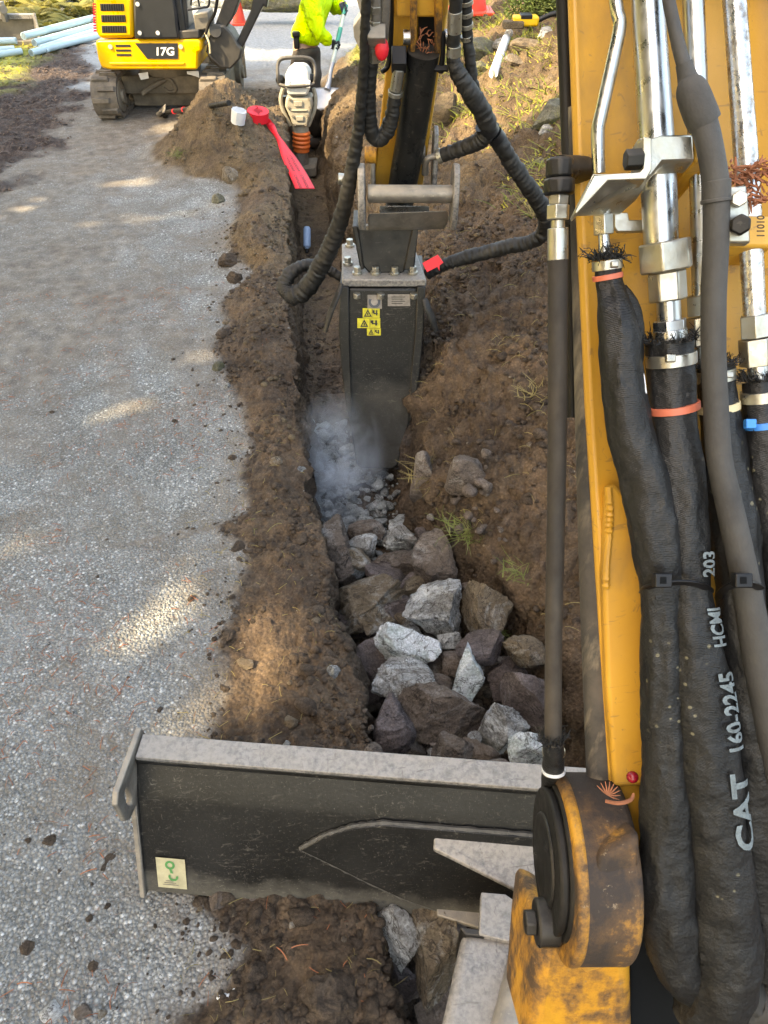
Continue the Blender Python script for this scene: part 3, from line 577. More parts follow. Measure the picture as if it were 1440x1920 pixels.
RK = [
 (622, 1035, 115, 105, -.10, 25, 'rock_brown', 'dark slab with crumbly soil on top at the left trench wall above the heap'),
 (680, 998, 72, 42, -.20, 0, 'rock_brown', 'small flat brown rock at the far end of the heap beside pale rubble'),
 (684, 1028, 62, 46, -.20, 5, 'rock_grey', 'small blue grey angular rock right below the far flat brown rock'),
 (752, 1012, 108, 62, -.22, -8, 'rock_grey', 'grey brown rock with lilac edge at the far end of the heap'),
 (826, 1056, 88, 110, -.06, 12, 'rock_brown', 'upright brown rock with a pale corner against the right trench wall'),
 (752, 1066, 120, 56, -.22, 4, 'rock_brown', 'wide flat brown rock lying behind the tan ridged rock'),
 (740, 1092, 80, 92, -.20, 30, 'rock_purple', 'brown rock leaning behind the pale ridge of the tan rock'),
 (694, 1122, 140, 92, -.12, 28, 'rock_tan', 'long tan rock with a pale grey ridge tilted down to the right'),
 (778, 1108, 54, 58, -.20, 15, 'rock_purple', 'small dark pointed rock left of the big streaked grey rock'),
 (834, 1162, 128, 122, -.10, 15, 'rock_grey', 'big rounded grey rock with white streaks in the middle of the heap'),
 (916, 1142, 86, 104, -.03, 25, 'rock_tan', 'tan rock with a blue white tip below the grass at the right wall'),
 (722, 1184, 84, 44, -.22, 6, 'rock_purple', 'flat purple brown rock behind the white green rock'),
 (768, 1162, 66, 38, -.20, -5, 'rock_tan', 'narrow tan grey rock wedged left of the streaked grey rock'),
 (766, 1220, 112, 92, -.10, -28, 'rock_white', 'whitest rock of the heap with green grey patches'),
 (688, 1238, 58, 86, -.16, 10, 'rock_purple', 'dark rock with a lilac broken face at the left trench wall'),
 (772, 1284, 122, 74, -.12, -14, 'rock_grey', 'grey block with lichen spots below the white green rock'),
 (852, 1218, 50, 56, -.20, 0, 'rock_brown', 'small dark block with a hollow top right of the white green rock'),
 (910, 1216, 92, 62, -.06, 4, 'rock_purple', 'reddish brown block with a flat top near the grass tuft'),
 (985, 1232, 82, 66, -.04, -8, 'rock_tan', 'brown rock with a grey side next to the black upright hose'),
 (874, 1290, 62, 134, -.09, -14, 'rock_white', 'narrow white slab standing behind the large flat brown rock'),
 (900, 1262, 52, 66, -.22, 0, 'rock_brown', 'dull brown rock behind the narrow white slab'),
 (826, 1338, 150, 118, -.06, -4, 'rock_brown', 'large flat faced brown rock in the middle of the near heap'),
 (732, 1362, 98, 136, -.06, -20, 'rock_purple', 'tall purple brown pointed rock at the left of the near heap'),
 (944, 1366, 88, 100, -.07, 12, 'rock_grey', 'rounded grey tan rock with white veins right of the large brown rock'),
 (988, 1318, 76, 116, -.06, 5, 'rock_purple', 'purple grey rock standing behind the rounded veined rock'),
 (950, 1276, 100, 76, -.16, 0, 'rock_purple', 'dark reddish block in shade beside the black gap'),
 (848, 1412, 88, 66, -.05, 8, 'rock_brown', 'brown rounded rock just behind the blade top'),
 (904, 1420, 56, 62, -.08, 20, 'rock_brown', 'smaller brown rock touching the rounded one behind the blade'),
 (1000, 1425, 78, 92, -.02, 0, 'rock_white', 'pale grey white rock beside the hose clamp'),
 (944, 1444, 56, 36, -.03, 0, 'rock_brown', 'little brown rock half hidden by the blade top'),
 (892, 1386, 27, 26, -.10, 20, 'rock_grey', 'smallest grey chip lying between brown rocks'),
 (710, 1292, 60, 60, -.24, 0, 'rock_purple', 'dark rock in shade at the left wall above the purple pointed rock'),
 (830, 1262, 52, 44, -.24, 0, 'rock_brown', 'brown chunk under the end of the grey block'),
 (790, 1392, 60, 70, -.22, 0, 'rock_purple', 'dark rock deep between the pointed rock and the rounded brown rock'),
 (660, 1170, 70, 60, -.24, 0, 'rock_purple', 'dark rock in the gap under the long tan rock'),
 (756, 1772, 92, 125, -.04, 8, 'rock_grey', 'grey rock with a white top below the blade'),
 (822, 1800, 100, 180, -.02, 14, 'rock_tan', 'big tan brown rock leaning beside the blade arm'),
 (706, 1726, 62, 48, -.08, 0, 'rock_grey', 'white flecked rock just under the blade edge'),
 (690, 1760, 56, 44, -.12, 0, 'rock_purple', 'reddish dark rock below the blade left of the grey rock'),
 (735, 1850, 90, 90, -.30, 0, 'rock_purple', 'dark rock in the gap at the bottom of the trench'),
 (830, 1900, 90, 70, -.22, 0, 'rock_brown', 'brown rock at the bottom edge beside the blade arm'),
]
for i, (px, py, wp, hp, z, roll, m, lab) in enumerate(RK):
    px_rock('rock', px, py, wp, hp, z, roll, M[m], lab, 100 + i, RG, cuts=9 + i % 4, sharp=0.36 + 0.09 * (i % 3), sub=5 if wp > 80 else 4)
rf_ = np.random.default_rng(77); used_ = []; used_lb = set()
for k in range(80):
    px, py = rf_.uniform(660, 1015), rf_.uniform(1010, 1430)
    if px < 600 + (py - 1000) * .22 + 20 or px > 840 + (py - 1000) * .5: continue
    if any(math.hypot(px - a, py - b) < 36 for a, b in used_): continue
    used_.append((px, py)); nr = min(RK, key=lambda q: math.hypot(px - q[0], py - q[1])); dxx, dyy = px - nr[0], py - nr[1]
    side = ('right of' if dxx > 0 else 'left of') if abs(dxx) > abs(dyy) else ('in front of' if dyy > 0 else 'behind')
    ds = nr[7]
    for cut in (' at ', ' in ', ' behind ', ' lying ', ' leaning ', ' with ', ' left ', ' right ', ' below ', ' against ', ' next ', ' beside ', ' wedged ', ' standing ', ' near ', ' just ', ' touching ', ' half ', ' deep ', ' under '): ds = ds.split(cut)[0]
    ds = ' '.join([w_ for w_ in ds.split()[:7] if w_ not in ('and',)])
    lb = 'small %s rock %s the %s, %s' % (('brown', 'purple brown', 'grey', 'tan', 'dull brown')[k % 5], side, ds, 'far end' if py < 1130 else ('mid heap' if py < 1300 else 'near end'))
    if lb in used_lb: continue
    used_lb.add(lb); wp = rf_.uniform(34, 64); px_rock('rock', px, py, wp, wp * rf_.uniform(.6, 1), -.17, rf_.uniform(-40, 40), M[['rock_brown', 'rock_purple', 'rock_grey', 'rock_tan', 'rock_brown'][k % 5]], lb, 1500 + k, 'small rocks wedged between the large rocks', sub=4, sharp=.45)
SG = 'stones embedded in the soil by the trench'
for i, (px, py, wp, hp, m, lab) in enumerate([
 (876, 918, 92, 84, 'rock_brown', 'brown stone stuck in the soil slope right of the breaker tip'),
 (792, 925, 54, 104, 'rock_brown', 'large dark stone in the right trench wall beside the breaker tip'),
 (600, 818, 46, 42, 'rock_brown', 'brown grey stone in the trench left of the breaker'),
 (596, 865, 34, 66, 'rock_grey', 'grey slab face in the left trench wall beside the dust'),
 (660, 972, 56, 44, 'rubble', 'largest pale stone of the crushed rubble'),
 (712, 960, 48, 40, 'rock_grey', 'grey stone at the right of the crushed rubble'),
 (628, 1262, 32, 28, 'pebble', 'pale round stone on the soil lip above the near heap'),
 (540, 1396, 26, 18, 'pebble', 'pale oval stone on the soil just behind the blade'),
 (572, 1326, 44, 34, 'clod', 'round brown stone on the soil left of the pointed rock'),
 (546, 1358, 30, 34, 'rock_tan', 'tan knobbly stone on the soil behind the blade'),
 (460, 1248, 36, 20, 'rock_tan', 'flat tan stone on the soil at the driveway edge'),
 (518, 868, 26, 20, 'rock_tan', 'tan stone on the soil lip left of the breaker tip'),
 (566, 885, 22, 16, 'pebble', 'pale pebble on the very edge of the trench'),
 (409, 378, 26, 22, 'rock_moss', 'mossy square stone lying alone on the driveway'),
 (432, 335, 36, 32, 'rock_tan', 'tan stone at the foot of the spoil heap'),
 (411, 692, 26, 24, 'rock_moss', 'mossy yellowish block at the soil edge'),
 (426, 606, 18, 14, 'rock_tan', 'small tan stone on the driveway beside a black clod'),
 (427, 726, 16, 14, 'pebble', 'small pale stone below the mossy block'),
 (102, 1896, 62, 40, 'rock_grey', 'flat grey stone at the bottom left corner'),
 (156, 1898, 36, 26, 'rock_brown', 'dark brown stone right of the flat grey stone'),
 (194, 1902, 20, 20, 'rock_tan', 'tan stone at the bottom edge of the driveway'),
 (410, 1690, 52, 38, 'rock_brown', 'brown stone in the shadow under the blade'),
 (470, 1692, 40, 28, 'rock_brown', 'second brown stone under the blade beside the larger one')]):
    p = on_ground(px, py); mm = ppm(p)
    rock('stone', p + Vector((0, 0, (0.32 if i < 2 else .1) * hp / mm)), (wp / mm, (wp + hp) / 2 / mm, hp / mm * 1.15), Quaternion((0, 0, 1), -YAW + random.uniform(-.2, .2)), M[m], 300 + i, lab, 'stone', SG, sub=3, rough=0.05, cuts=9)
CG = 'soil clods dropped on the driveway'
for i, (px, py, wp, hp, lab) in enumerate([
 (430, 492, 52, 34, 'large black clod at the edge of the driveway under the soil lip'),
 (441, 525, 34, 34, 'dark clod just below the large black clod'),
 (420, 630, 34, 24, 'black clod beside the small tan stone'),
 (436, 860, 20, 16, 'single black clod on the driveway left of the dust'),
 (328, 792, 14, 12, 'olive clod alone in the middle of the driveway'),
 (98, 774, 12, 10, 'tiny black clod alone at the left side of the driveway'),
 (360, 1124, 20, 16, 'mossy clod on the sunny needles'),
 (445, 1028, 40, 24, 'dark crumbly clod at the end of the soil smear'),
 (425, 1296, 36, 24, 'brown clod on the driveway edge behind the blade'),
 (52, 1780, 34, 32, 'black clod at the lower left of the driveway'),
 (54, 1580, 20, 16, 'left one of two mossy clods left of the blade'),
 (94, 1578, 28, 20, 'right one of two mossy clods left of the blade'),
 (110, 1634, 40, 20, 'crumbled black clod below the two mossy clods'),
 (205, 1620, 66, 22, 'flattened soil clump with orange needles beside the blade end'),
 (175, 1812, 24, 16, 'dark clod beside a white chip in the lower left'),
 (385, 1420, 30, 18, 'brown clod directly behind the blade top'),
 (610, 1880, 130, 90, 'biggest dark clod at the bottom of the picture'),
 (505, 1775, 50, 44, 'brown lump below the middle of the blade'),
 (480, 1830, 60, 46, 'tan lump at the bottom beside the white chips')]):
    p = on_ground(px, py); mm = ppm(p)
    rock('soil_clod', p, (wp / mm, (wp + hp) / 2 / mm, hp / mm * 1.1), Quaternion((0, 0, 1), random.uniform(0, 6)), M['clod'], 400 + i, lab, 'soil clod', CG, sub=4, rough=0.20, cuts=5, sharp=.75)

# crumbs, chips, rubble and litter that nobody could count
def scatter(name, pts, sizes, sub, mat, label, seed, flatten=0.7, rough=0.10, nvar=10, cuts=6):
    r = np.random.default_rng(seed); tm = [rock_verts(sub, seed * 50 + k, cuts, rough) for k in range(nvar)]
    VS, FS, b = [], [], 0; idx = r.integers(0, nvar, len(pts))
    for k in range(nvar):
        S = np.nonzero(idx == k)[0]
        if not len(S): continue
        V, F = tm[k]; n = len(V); a = r.uniform(0, 6.28, len(S)); c, s = np.cos(a), np.sin(a)
        sz = sizes[S][:, None] * r.uniform(.7, 1.3, (len(S), 3)) * np.array([1, 1, flatten]) / 2
        W = V[None] * sz[:, None, :]; Wx = W[..., 0] * c[:, None] - W[..., 1] * s[:, None]; Wy = W[..., 0] * s[:, None] + W[..., 1] * c[:, None]
        W = np.stack([Wx, Wy, W[..., 2]], -1) + pts[S][:, None, :]
        VS.append(W.reshape(-1, 3)); FS.append((F[None] + (b + np.arange(len(S)) * n)[:, None, None]).reshape(-1, 3)); b += len(S) * n
    o = array_mesh(name, np.concatenate(VS), np.concatenate(FS), mat, None, False)
    return tag(o, label, None, None, 'stuff')
def gpts(n, x0, x1, y0, y1, seed, mask=None, power=1.0):
    r = np.random.default_rng(seed); x = r.uniform(x0, x1, n); y = y0 + (y1 - y0) * r.uniform(0, 1, n) ** power
    if mask is not None: k = r.uniform(0, 1, n) < mask(x, y); x, y = x[k], y[k]
    return np.stack([x, y, gz(x, y)], 1)
soilm = lambda x, y: gmask(soil, x, y) * (1 - gmask(moss, x, y)) * sstep(-.25, .35, fbm(np.stack([x, y, 0 * x], 1) + 90, 3, 3) + .05)
darker = lambda x, y: soilm(x, y) * (1 - .75 * gmask(tan, x, y))
tanner = lambda x, y: soilm(x, y) * gmask(tan, x, y)
def sizes(n, seed, a, b, p=3): return a + (b - a) * np.random.default_rng(seed).uniform(0, 1, n) ** p
p_ = gpts(56000, -.6, 1.9, .4, 4.5, 21, darker, 1.5); scatter('soil_crumbs', p_, sizes(len(p_), 1, .006, .034, 4), 1, M['clod'], 'dark soil crumbs on the trench sides', 3)
p_ = gpts(24000, -.8, 1.9, 2.4, 9.2, 22, tanner, 1.3); scatter('tan_soil_crumbs', p_, sizes(len(p_), 2, .008, .042, 4), 1, M['clod_tan'], 'tan soil crumbs on the heaps', 4)
p_ = gpts(6500, -.6, 1.9, .4, 6, 23, soilm, 1.5); scatter('soil_lumps', p_, sizes(len(p_), 3, .016, .06, 3.5), 2, M['clod'], 'soil lumps on the slopes', 5, rough=.30, cuts=5)
roadm = lambda x, y: (1 - gmask(soil, x, y)) * (1 - .9 * gmask(film, x, y)) * (x < xedge(y) + .03)
p_ = gpts(7000, -1.6, .1, .45, 3.6, 24, roadm, 1.6); scatter('road_chips', p_, sizes(len(p_), 4, .004, .0105, 2), 1, M['pebble'], 'pale stone chips of the driveway surface', 6, .5, .04)
p_ = gpts(1500, -.8, 1.6, .5, 8, 26, soilm, 1.5); scatter('soil_stones', p_, sizes(len(p_), 5, .008, .03, 3), 2, M['rock_tan'], 'small stones in the loose soil', 8, .7, .05)
p_ = gpts(9000, -1.0, .2, .45, 6, 27, lambda x, y: np.exp(-np.maximum(xedge(y) - x, 0) / .09) * (x < xedge(y) + .05), 1.4); scatter('spilled_crumbs', p_, sizes(len(p_), 6, .004, .024, 4), 1, M['clod'], 'soil crumbs spilled over the driveway edge', 12, .7)
# crushed rubble in front of the breaker
r_ = np.random.default_rng(5); n = 900; x = .10 + .40 * r_.uniform(0, 1, n) ** 1.3; y = r_.uniform(2.25, 3.45, n); k = x < xr(y) - .05; x, y = x[k], y[k]
sz_ = sizes(len(x), 9, .010, .085, 4.0); p_ = np.stack([x, y, gz(x, y) + .3 * sz_ + r_.uniform(0, .06, len(x))], 1); scatter('crushed_rubble', p_, sz_, 2, M['rubble'], 'pale crushed rock fragments at the breaker tip', 9, .75, .05, cuts=12)
n = 520; x = .14 + .58 * r_.uniform(0, 1, n); y = r_.uniform(.55, 2.3, n); p_ = np.stack([x, y, gz(x, y) + r_.uniform(.02, .15, n)], 1)
scatter('rock_fragments', p_, sizes(n, 10, .02, .08, 2.5), 2, M['rock_brown'], 'dark rock fragments filling the gaps of the heap', 10, .8, .06, cuts=12)
# the mound shows needles, twigs and straw as thin bent strips
def strips(name, pts, mat, label, seed, L=(.02, .06), wd=.0016, rise=0.004, bend=.4, up=0.0):
    r = np.random.default_rng(seed); n = len(pts); a = r.uniform(0, 6.28, n); ln = r.uniform(L[0], L[1], n); w_ = wd * r.uniform(.6, 1.5, n)
    b = r.uniform(-bend, bend, n); V = np.zeros((n, 8, 3)); el = r.uniform(.2, 1.0, n) * up
    for k in range(4):
        t = k / 3; ang = a + b * t; cx = np.cos(ang) * ln * t * np.cos(el); cy = np.sin(ang) * ln * t * np.cos(el); h = rise * np.sin(t * 3.1) + ln * t * np.sin(el) * (1 - .35 * t)
        ww = w_ * (1 - .8 * t if up else 1)
        V[:, 2 * k, 0] = pts[:, 0] + cx - np.sin(ang) * ww; V[:, 2 * k, 1] = pts[:, 1] + cy + np.cos(ang) * ww; V[:, 2 * k, 2] = pts[:, 2] + h + .002
        V[:, 2 * k + 1, 0] = pts[:, 0] + cx + np.sin(ang) * ww; V[:, 2 * k + 1, 1] = pts[:, 1] + cy - np.cos(ang) * ww; V[:, 2 * k + 1, 2] = pts[:, 2] + h + .003
    F = np.concatenate([np.arange(n)[:, None] * 8 + np.array([[2 * k, 2 * k + 1, 2 * k + 3, 2 * k + 2]]) for k in range(3)])
    o = array_mesh(name, V.reshape(-1, 3), F, mat); return tag(o, label, None, None, 'stuff')
litm = lambda x, y: (1 - .88 * gmask(soil, x, y)) * sstep(-.1, .4, fbm(np.stack([x, y, 0 * x], 1) + 12, 1.6, 4) + .05) * (1 - .8 * (gmask(cls, x, y) == 1))
p_ = gpts(6000, -1.7, .2, .5, 4.5, 31, litm, 1.3); strips('needle_litter', p_, M['cedar'], 'orange brown cedar needles strewn on the driveway', 41, (.010, .042), .0008)
p_ = gpts(450, -.4, .2, .6, 3, 32, None, 1.2); strips('straw_litter', p_, M['grass_dry'], 'dry straw bits on the soil lip', 42, (.012, .045), .0006)
p_ = gpts(2200, .6, 1.8, .8, 4.5, 33, soilm, 1.2); strips('root_litter', p_, M['grass_dry'], 'pale roots and straw in the soil slope', 43, (.02, .07), .0006, .010)
grm = lambda x, y: (gmask(cls, x, y) == 3) * sstep(-.2, .35, fbm(np.stack([x, y, 0 * x], 1) + 12, 1.9, 4) + .1)
p_ = gpts(30000, 1.0, 4.6, 2.5, 12.5, 34, grm); strips('bank_grass', p_, M['grass'], 'short yellow green grass on the bank', 44, (.05, .15), .004, .0, .9, 1.0)
p_ = gpts(30000, 1.0, 4.6, 2.5, 12.5, 35, grm); strips('moss_growth', p_, M['moss'], 'yellow moss on the bank', 45, (.02, .06), .005, .0, .9, .8)
mlm = lambda x, y: (gmask(moss, x, y) > .3)
p_ = gpts(8000, -6, -1.8, 6, 16, 36, mlm); strips('verge_grass', p_, M['moss'], 'yellow green moss and grass on the left verge', 46, (.04, .12), .006, 0, .9, .9)
p_ = gpts(5000, -5, -1.2, 4.5, 14, 37, lambda x, y: gmask(mul, x, y)); strips('leaf_mulch', p_, M['leaf'], 'brown leaf litter on the left verge', 47, (.02, .06), .006, .01)
TG = 'grass tufts growing on the soil slope'
for i, (px, py, sz, ln, lab) in enumerate([(945, 1185, 14, .12, 'pale grass tuft behind the reddish block at the right trench wall'), (800, 895, 26, .13, 'grass tuft hanging over the trench beside the breaker tip'), (880, 1000, 26, .13, 'grass tuft under the stone on the soil slope'), (985, 1075, 16, .09, 'thin grass blades left of the upright hose'), (1000, 740, 12, .08, 'green grass sprig on the slope left of the upright hose'), (665, 480 + 300, 8, .06, 'weed sprig at the far side of the trench floor'), (338, 292, 14, .12, 'grass tuft on the left foot of the spoil heap'), (1010, 400, 20, .12, 'green tuft right of the breaker hose')]):
    c = on_ground(px, py); r2 = np.random.default_rng(i); sz = sz * 2; q = np.stack([c.x + r2.normal(0, .03, sz * 2), c.y + r2.normal(0, .03, sz * 2), np.full(sz * 2, c.z)], 1)
    o = strips('grass_tuft', q, M[('grass_near', 'grass_dry', 'grass_near')[i % 3]], lab, 60 + i, (ln * .4, ln * 1.2), .0017, 0, 1.2, 1.0); del o['kind']; tag(o, lab, 'grass tuft', TG)

# ------------------------------------------------------------------ near excavator
ex = thing('excavator', (0.36, 0.42, 0.0), 'near yellow excavator with boom hoses in the foreground, black blade and raised arm', 'excavator')
def bool_cut(o, cutter):
    md = o.modifiers.new('cut', 'BOOLEAN'); md.object = cutter; md.operation = 'DIFFERENCE'; md.solver = 'EXACT'
    bpy.context.view_layer.update(); dg = bpy.context.evaluated_depsgraph_get()
    me = bpy.data.meshes.new_from_object(o.evaluated_get(dg)); o.modifiers.clear(); o.data = me
    bpy.data.objects.remove(cutter)
# --- blade: back profile (u forward, v up) swept along s
BP = Vector((-0.478, 0.915, 0.012)); BD = Vector((0.973, -0.232, 0)).normalized(); BU = Vector((0.232, 0.973, 0)).normalized()
def bl(s, u, v): return BP + BD * s + BU * u + Z * v
BLEN = 1.86
prof = [(0, 0), (.030, .085), (.068, .18), (.102, .262), (.110, .278), (.126, .304), (.150, .345), (.150, .362), (.212, .366), (.20, .30), (.14, .20), (.085, .09), (.05, 0)]
m = MB(); n = len(prof); S = 24
m.add([bl(0.012 + (BLEN - .024) * k / S, u, v) for k in range(S + 1) for u, v in prof], [(k * n + i, k * n + (i + 1) % n, (k + 1) * n + (i + 1) % n, (k + 1) * n + i) for k in range(S) for i in range(n)] + [tuple(range(n)), tuple(S * n + i for i in range(n - 1, -1, -1))])
blade = m.build('blade', M['blade_back'], ex, 0.004, 30)
m = MB(); m.prism([bl(.014, .147, .366), bl(.014, .147, .378), bl(.014, .206, .384), bl(.014, .206, .366)], BD * (BLEN - .03))
m.build('blade_lip', M['dusty_steel'], blade, .002)
ear = [(-.016, -.004), (.086, .262), (.050, .270), (.034, .292), (.030, .372), (.050, .394), (.214, .398), (.222, .36), (.205, .30), (.09, .09), (.055, -.004)]
def endplate(s):
    m = MB(); m.prism([bl(s, u, v) for u, v in ear], BD * .014); o = m.build('blade_end_plate', M['dull_steel'], blade, .003)
    c = MB(); pts = [(0.075 + .013 * math.cos(a), .328 + .034 * math.sin(a)) for a in [2 * math.pi * k / 20 for k in range(20)]]
    c.prism([bl(s - .02, u, v) for u, v in pts], BD * .06); bool_cut(o, c.build('cutter', None))
    bv = o.modifiers.new('bevel', 'BEVEL'); bv.width = .002; bv.limit_method = 'ANGLE'
    return o
endplate(-.002); endplate(BLEN - .012)
def face_uv(v): return np.interp(v, [0, .085, .18, .262], [0, .030, .068, .102])
def onface(s, v, off=.004): return bl(s, float(face_uv(v)) - off * .93, v + off * .36)
# leaf-shaped doubler plate
lf = [(.405, .175), (.46, .215), (.53, .247), (.60, .262), (.80, .262), (1.0, .262), (1.4, .262), (1.4, .01), (1.0, .006), (.85, .012), (.76, .025), (.66, .058), (.56, .102), (.47, .145), (.425, .165)]
m = MB(); m.prism([onface(s, v, .014) for s, v in lf], (onface(.5, .1, -.004) - onface(.5, .1, .004)).normalized() * .016); m.build('doubler_plate', M['blade_back'], blade, .003)
# weld bead along the doubler
m = MB(); m.tube([(onface(s, v, .006), .0065 + .0014 * math.sin(i * 2.3)) for i, (s, v) in enumerate([(a[0] + (b[0] - a[0]) * t / 8, a[1] + (b[1] - a[1]) * t / 8) for a, b in zip(lf[-6:] + lf[:5], lf[-5:] + lf[:6]) for t in range(8)])], 6); m.build('weld_bead', M['bead'], blade)
# upper and lower brackets
g0 = onface(.70, .247, .01); 
m = MB(); m.prism([bl(.72, .085, .232), bl(1.12, .10, .236), bl(1.12, -.10, .150), bl(1.0, -.055, .175), bl(.90, -.005, .198), bl(.80, .03, .212), bl(.72, .06, .218)], Z * .014 - BD * 0.0); m.build('upper_bracket', M['dusty_steel'], blade, .003)
m = MB(); m.prism([bl(.735, .02, .030), bl(1.12, .02, .030), bl(1.12, -.085, .030), bl(.90, -.045, .030), bl(.74, -.012, .030)], Z * .016); m.build('lower_bracket', M['dull_steel'], blade, .003)
# decal with a green hook
m = MB(); m.add([onface(.045, .022), onface(.118, .022), onface(.118, .112), onface(.045, .112)], [(0, 1, 2, 3)]); dec = m.build('lifting_point_decal', M['decal_cream'], blade)
def ring(cs, cv, r0, r1, a0, a1, off, n=16, sx=1.0):
    vs, fs = [], []
    for k in range(n + 1):
        a = a0 + (a1 - a0) * k / n
        for r in (r0, r1): vs.append(onface(cs + sx * r * math.cos(a), cv + r * math.sin(a), off))
    for k in range(n): fs.append((2 * k, 2 * k + 1, 2 * k + 3, 2 * k + 2))
    return vs, fs
m = MB(); m.add(*ring(.080, .093, .0065, .0125, 0, 6.284, .0052)); m.add(*ring(.086, .058, .007, .0125, 2.6, 6.6, .0052))
m.add([onface(.077, .082, .0052), onface(.083, .082, .0052), onface(.087, .069, .0052), onface(.080, .069, .0052)], [(0, 1, 2, 3)]); m.build('hook_mark', M['green'], dec)
m = MB()
for k in range(3): m.add([onface(.058 + .004 * k, .032 + .006 * k, .0052), onface(.098 - .006 * k, .032 + .006 * k, .0052), onface(.098 - .006 * k, .034 + .006 * k, .0052), onface(.058 + .004 * k, .034 + .006 * k, .0052)], [(0, 1, 2, 3)])
m.build('faded_marks', M['bucket_steel'], dec)
# blade arm: dusty steel plate and box beam toward the machine
m = MB()
def zq(px, py, z): return PZ(px, py, z)
m.prism([zq(902, 1672, .26), zq(948, 1676, .26), zq(985, 1702, .26), zq(1030, 1695, .26), zq(1060, 1790, .26), zq(898, 1752, .26)], Z * -.03); m.build('blade_arm_plate', M['dusty_steel'], ex, .003)
m = MB(); pts = [zq(868, 1742, .245), zq(1060, 1765, .245), zq(1060, 1960, .245), zq(820, 1960, .245)]; m.prism(pts, Z * -.16); m.build('blade_arm', M['dusty_steel'], ex, .022, 38, 4)
m = MB(); m.prism([zq(862, 1738, .256), zq(1060, 1760, .256), zq(1060, 1772, .256), zq(872, 1752, .256)], Z * -.17); m.build('arm_end_cap', M['black_paint'], ex, .003)
m = MB(); m.cyl(zq(985, 1800, .25), zq(940, 1990, .25), .035, n=14); m.build('blade_cylinder', M['dull_steel'], ex)

# --- boom: plane facing the operator; B(px, py, off) is a point off metres in front of it
def BDp(y): return 1.0 / (1.282 - 0.000206 * y)
def B(px, py, off=0.0): return PD(px, py, BDp(py) - off)
AWAY = (FWD * .97 + RGT * .25)
lft = [(1062, -60), (1075, 300), (1096, 760), (1122, 1180), (1140, 1470), (1150, 1600)]; rgt = [(1590, -60), (1590, 300), (1590, 760), (1590, 1180), (1590, 1470), (1590, 1600)]
vs, fs = [], []
for (a, b), (c, d) in zip(lft, rgt):
    p, q = B(a, b), B(c, d); e1, e2 = B(a + 14, b, .006), B(a + 28, b, 0.001)
    vs += [p + AWAY * .16, p, e1, e2, q, q + FWD * .16]
for k in range(len(lft) - 1):
    for i in range(6): fs.append((k * 6 + i, (k + 1) * 6 + i, (k + 1) * 6 + (i + 1) % 6, k * 6 + (i + 1) % 6))
fs += [tuple(range(6)), tuple((len(lft) - 1) * 6 + i for i in range(5, -1, -1))]
m = MB(); m.add(vs, fs); boom = m.build('boom', M['yellow'], ex, .0025)
# the boom above the picture, its bend and the boom tip that carries the arm
c0 = (B(1090, -60) + B(1660, -60)) / 2 + FWD * .06; up = (B(1350, -60) - B(1350, 300)).normalized()
path = [c0, c0 + up * .5, c0 + up * .9 + FH * .12, c0 + up * 1.25 + FH * .55 - RGT * .05, c0 + up * 1.3 + FH * 1.2 - RGT * .12, c0 + up * 1.05 + FH * 2.0 - RGT * .19]
m = MB(); ring_ = []
for i, p in enumerate(path):
    t = (path[min(i + 1, 5)] - path[max(i - 1, 0)]).normalized(); sd = RGT; nn = t.cross(sd).normalized(); hw = .125 - .008 * i; hh = .085 + .04 * math.sin(i * .7)
    ring_ += [p + sd * hw + nn * hh, p - sd * hw + nn * hh, p - sd * hw - nn * hh, p + sd * hw - nn * hh]
m.add(ring_, [(4 * k + i, 4 * k + (i + 1) % 4, 4 * k + 4 + (i + 1) % 4, 4 * k + 4 + i) for k in range(5) for i in range(4)] + [(3, 2, 1, 0), (20, 21, 22, 23)]); m.build('boom_bend', M['yellow'], boom, .01)
# bulging gusset with weld edge
gs = [(1137, 915), (1152, 905), (1196, 960), (1214, 1090), (1218, 1300), (1214, 1475), (1152, 1475), (1138, 1290), (1131, 1080)]
m = MB(); m.prism([B(x, y, .020) for x, y in gs], FWD * .03); m.build('boom_gusset', M['yellow'], boom, .008, 38, 3)
m = MB(); wp_ = [(1137, 912), (1141, 960), (1139, 1000), (1134, 1060), (1133, 1110)]; m.tube([(B(x + 3, y, .022), .0045 + .0012 * math.sin(3 * i)) for i, (x, y) in enumerate([(a[0] + (b[0] - a[0]) * t / 8, a[1] + (b[1] - a[1]) * t / 8) for a, b in zip(wp_[:-1], wp_[1:]) for t in range(8)])], 8); m.build('weld_bead', M['yellow'], boom)
# foot boss, pin cap, swing bracket
bc = PD(1046, 1622, 1.03); bx = RGT
m = MB(); m.cyl(bc, bc + bx * .078, .118, n=48); boss = m.build('boom_foot_boss', M['greasy'], ex, .008, 38, 3)
m = MB(); m.cyl(bc - bx * .002, bc + bx * .013, .1195, n=48); m.build('boss_rim', M['yellow_grimy'], boss, .005, 38, 3)
m = MB(); m.cyl(bc - bx * .006 + UPV * .008, bc + bx * .006 + UPV * .008, .099, n=40); m.cyl(bc - bx * .017 + UPV * .008, bc - bx * .005 + UPV * .008, .092, n=40); cap = m.build('pin_cap', M['rubber'], ex, .004)
m = MB(); m.cyl(bc - bx * .021 + UPV * .008, bc - bx * .015 + UPV * .008, .060, n=36); m.build('pin_end', M['black_paint'], cap, .003)
pb = bc - UPV * .066 - FWD * .02 - bx * .004
m = MB(); m.cyl(pb - bx * .03, pb - bx * .0, .030, n=20); m.build('keeper_plate', M['black_paint'], cap, .003)
m = MB(); m.cyl(pb - bx * .044, pb - bx * .030, .0165, n=6); m.build('keeper_bolt', M['black_paint'], cap, .002)
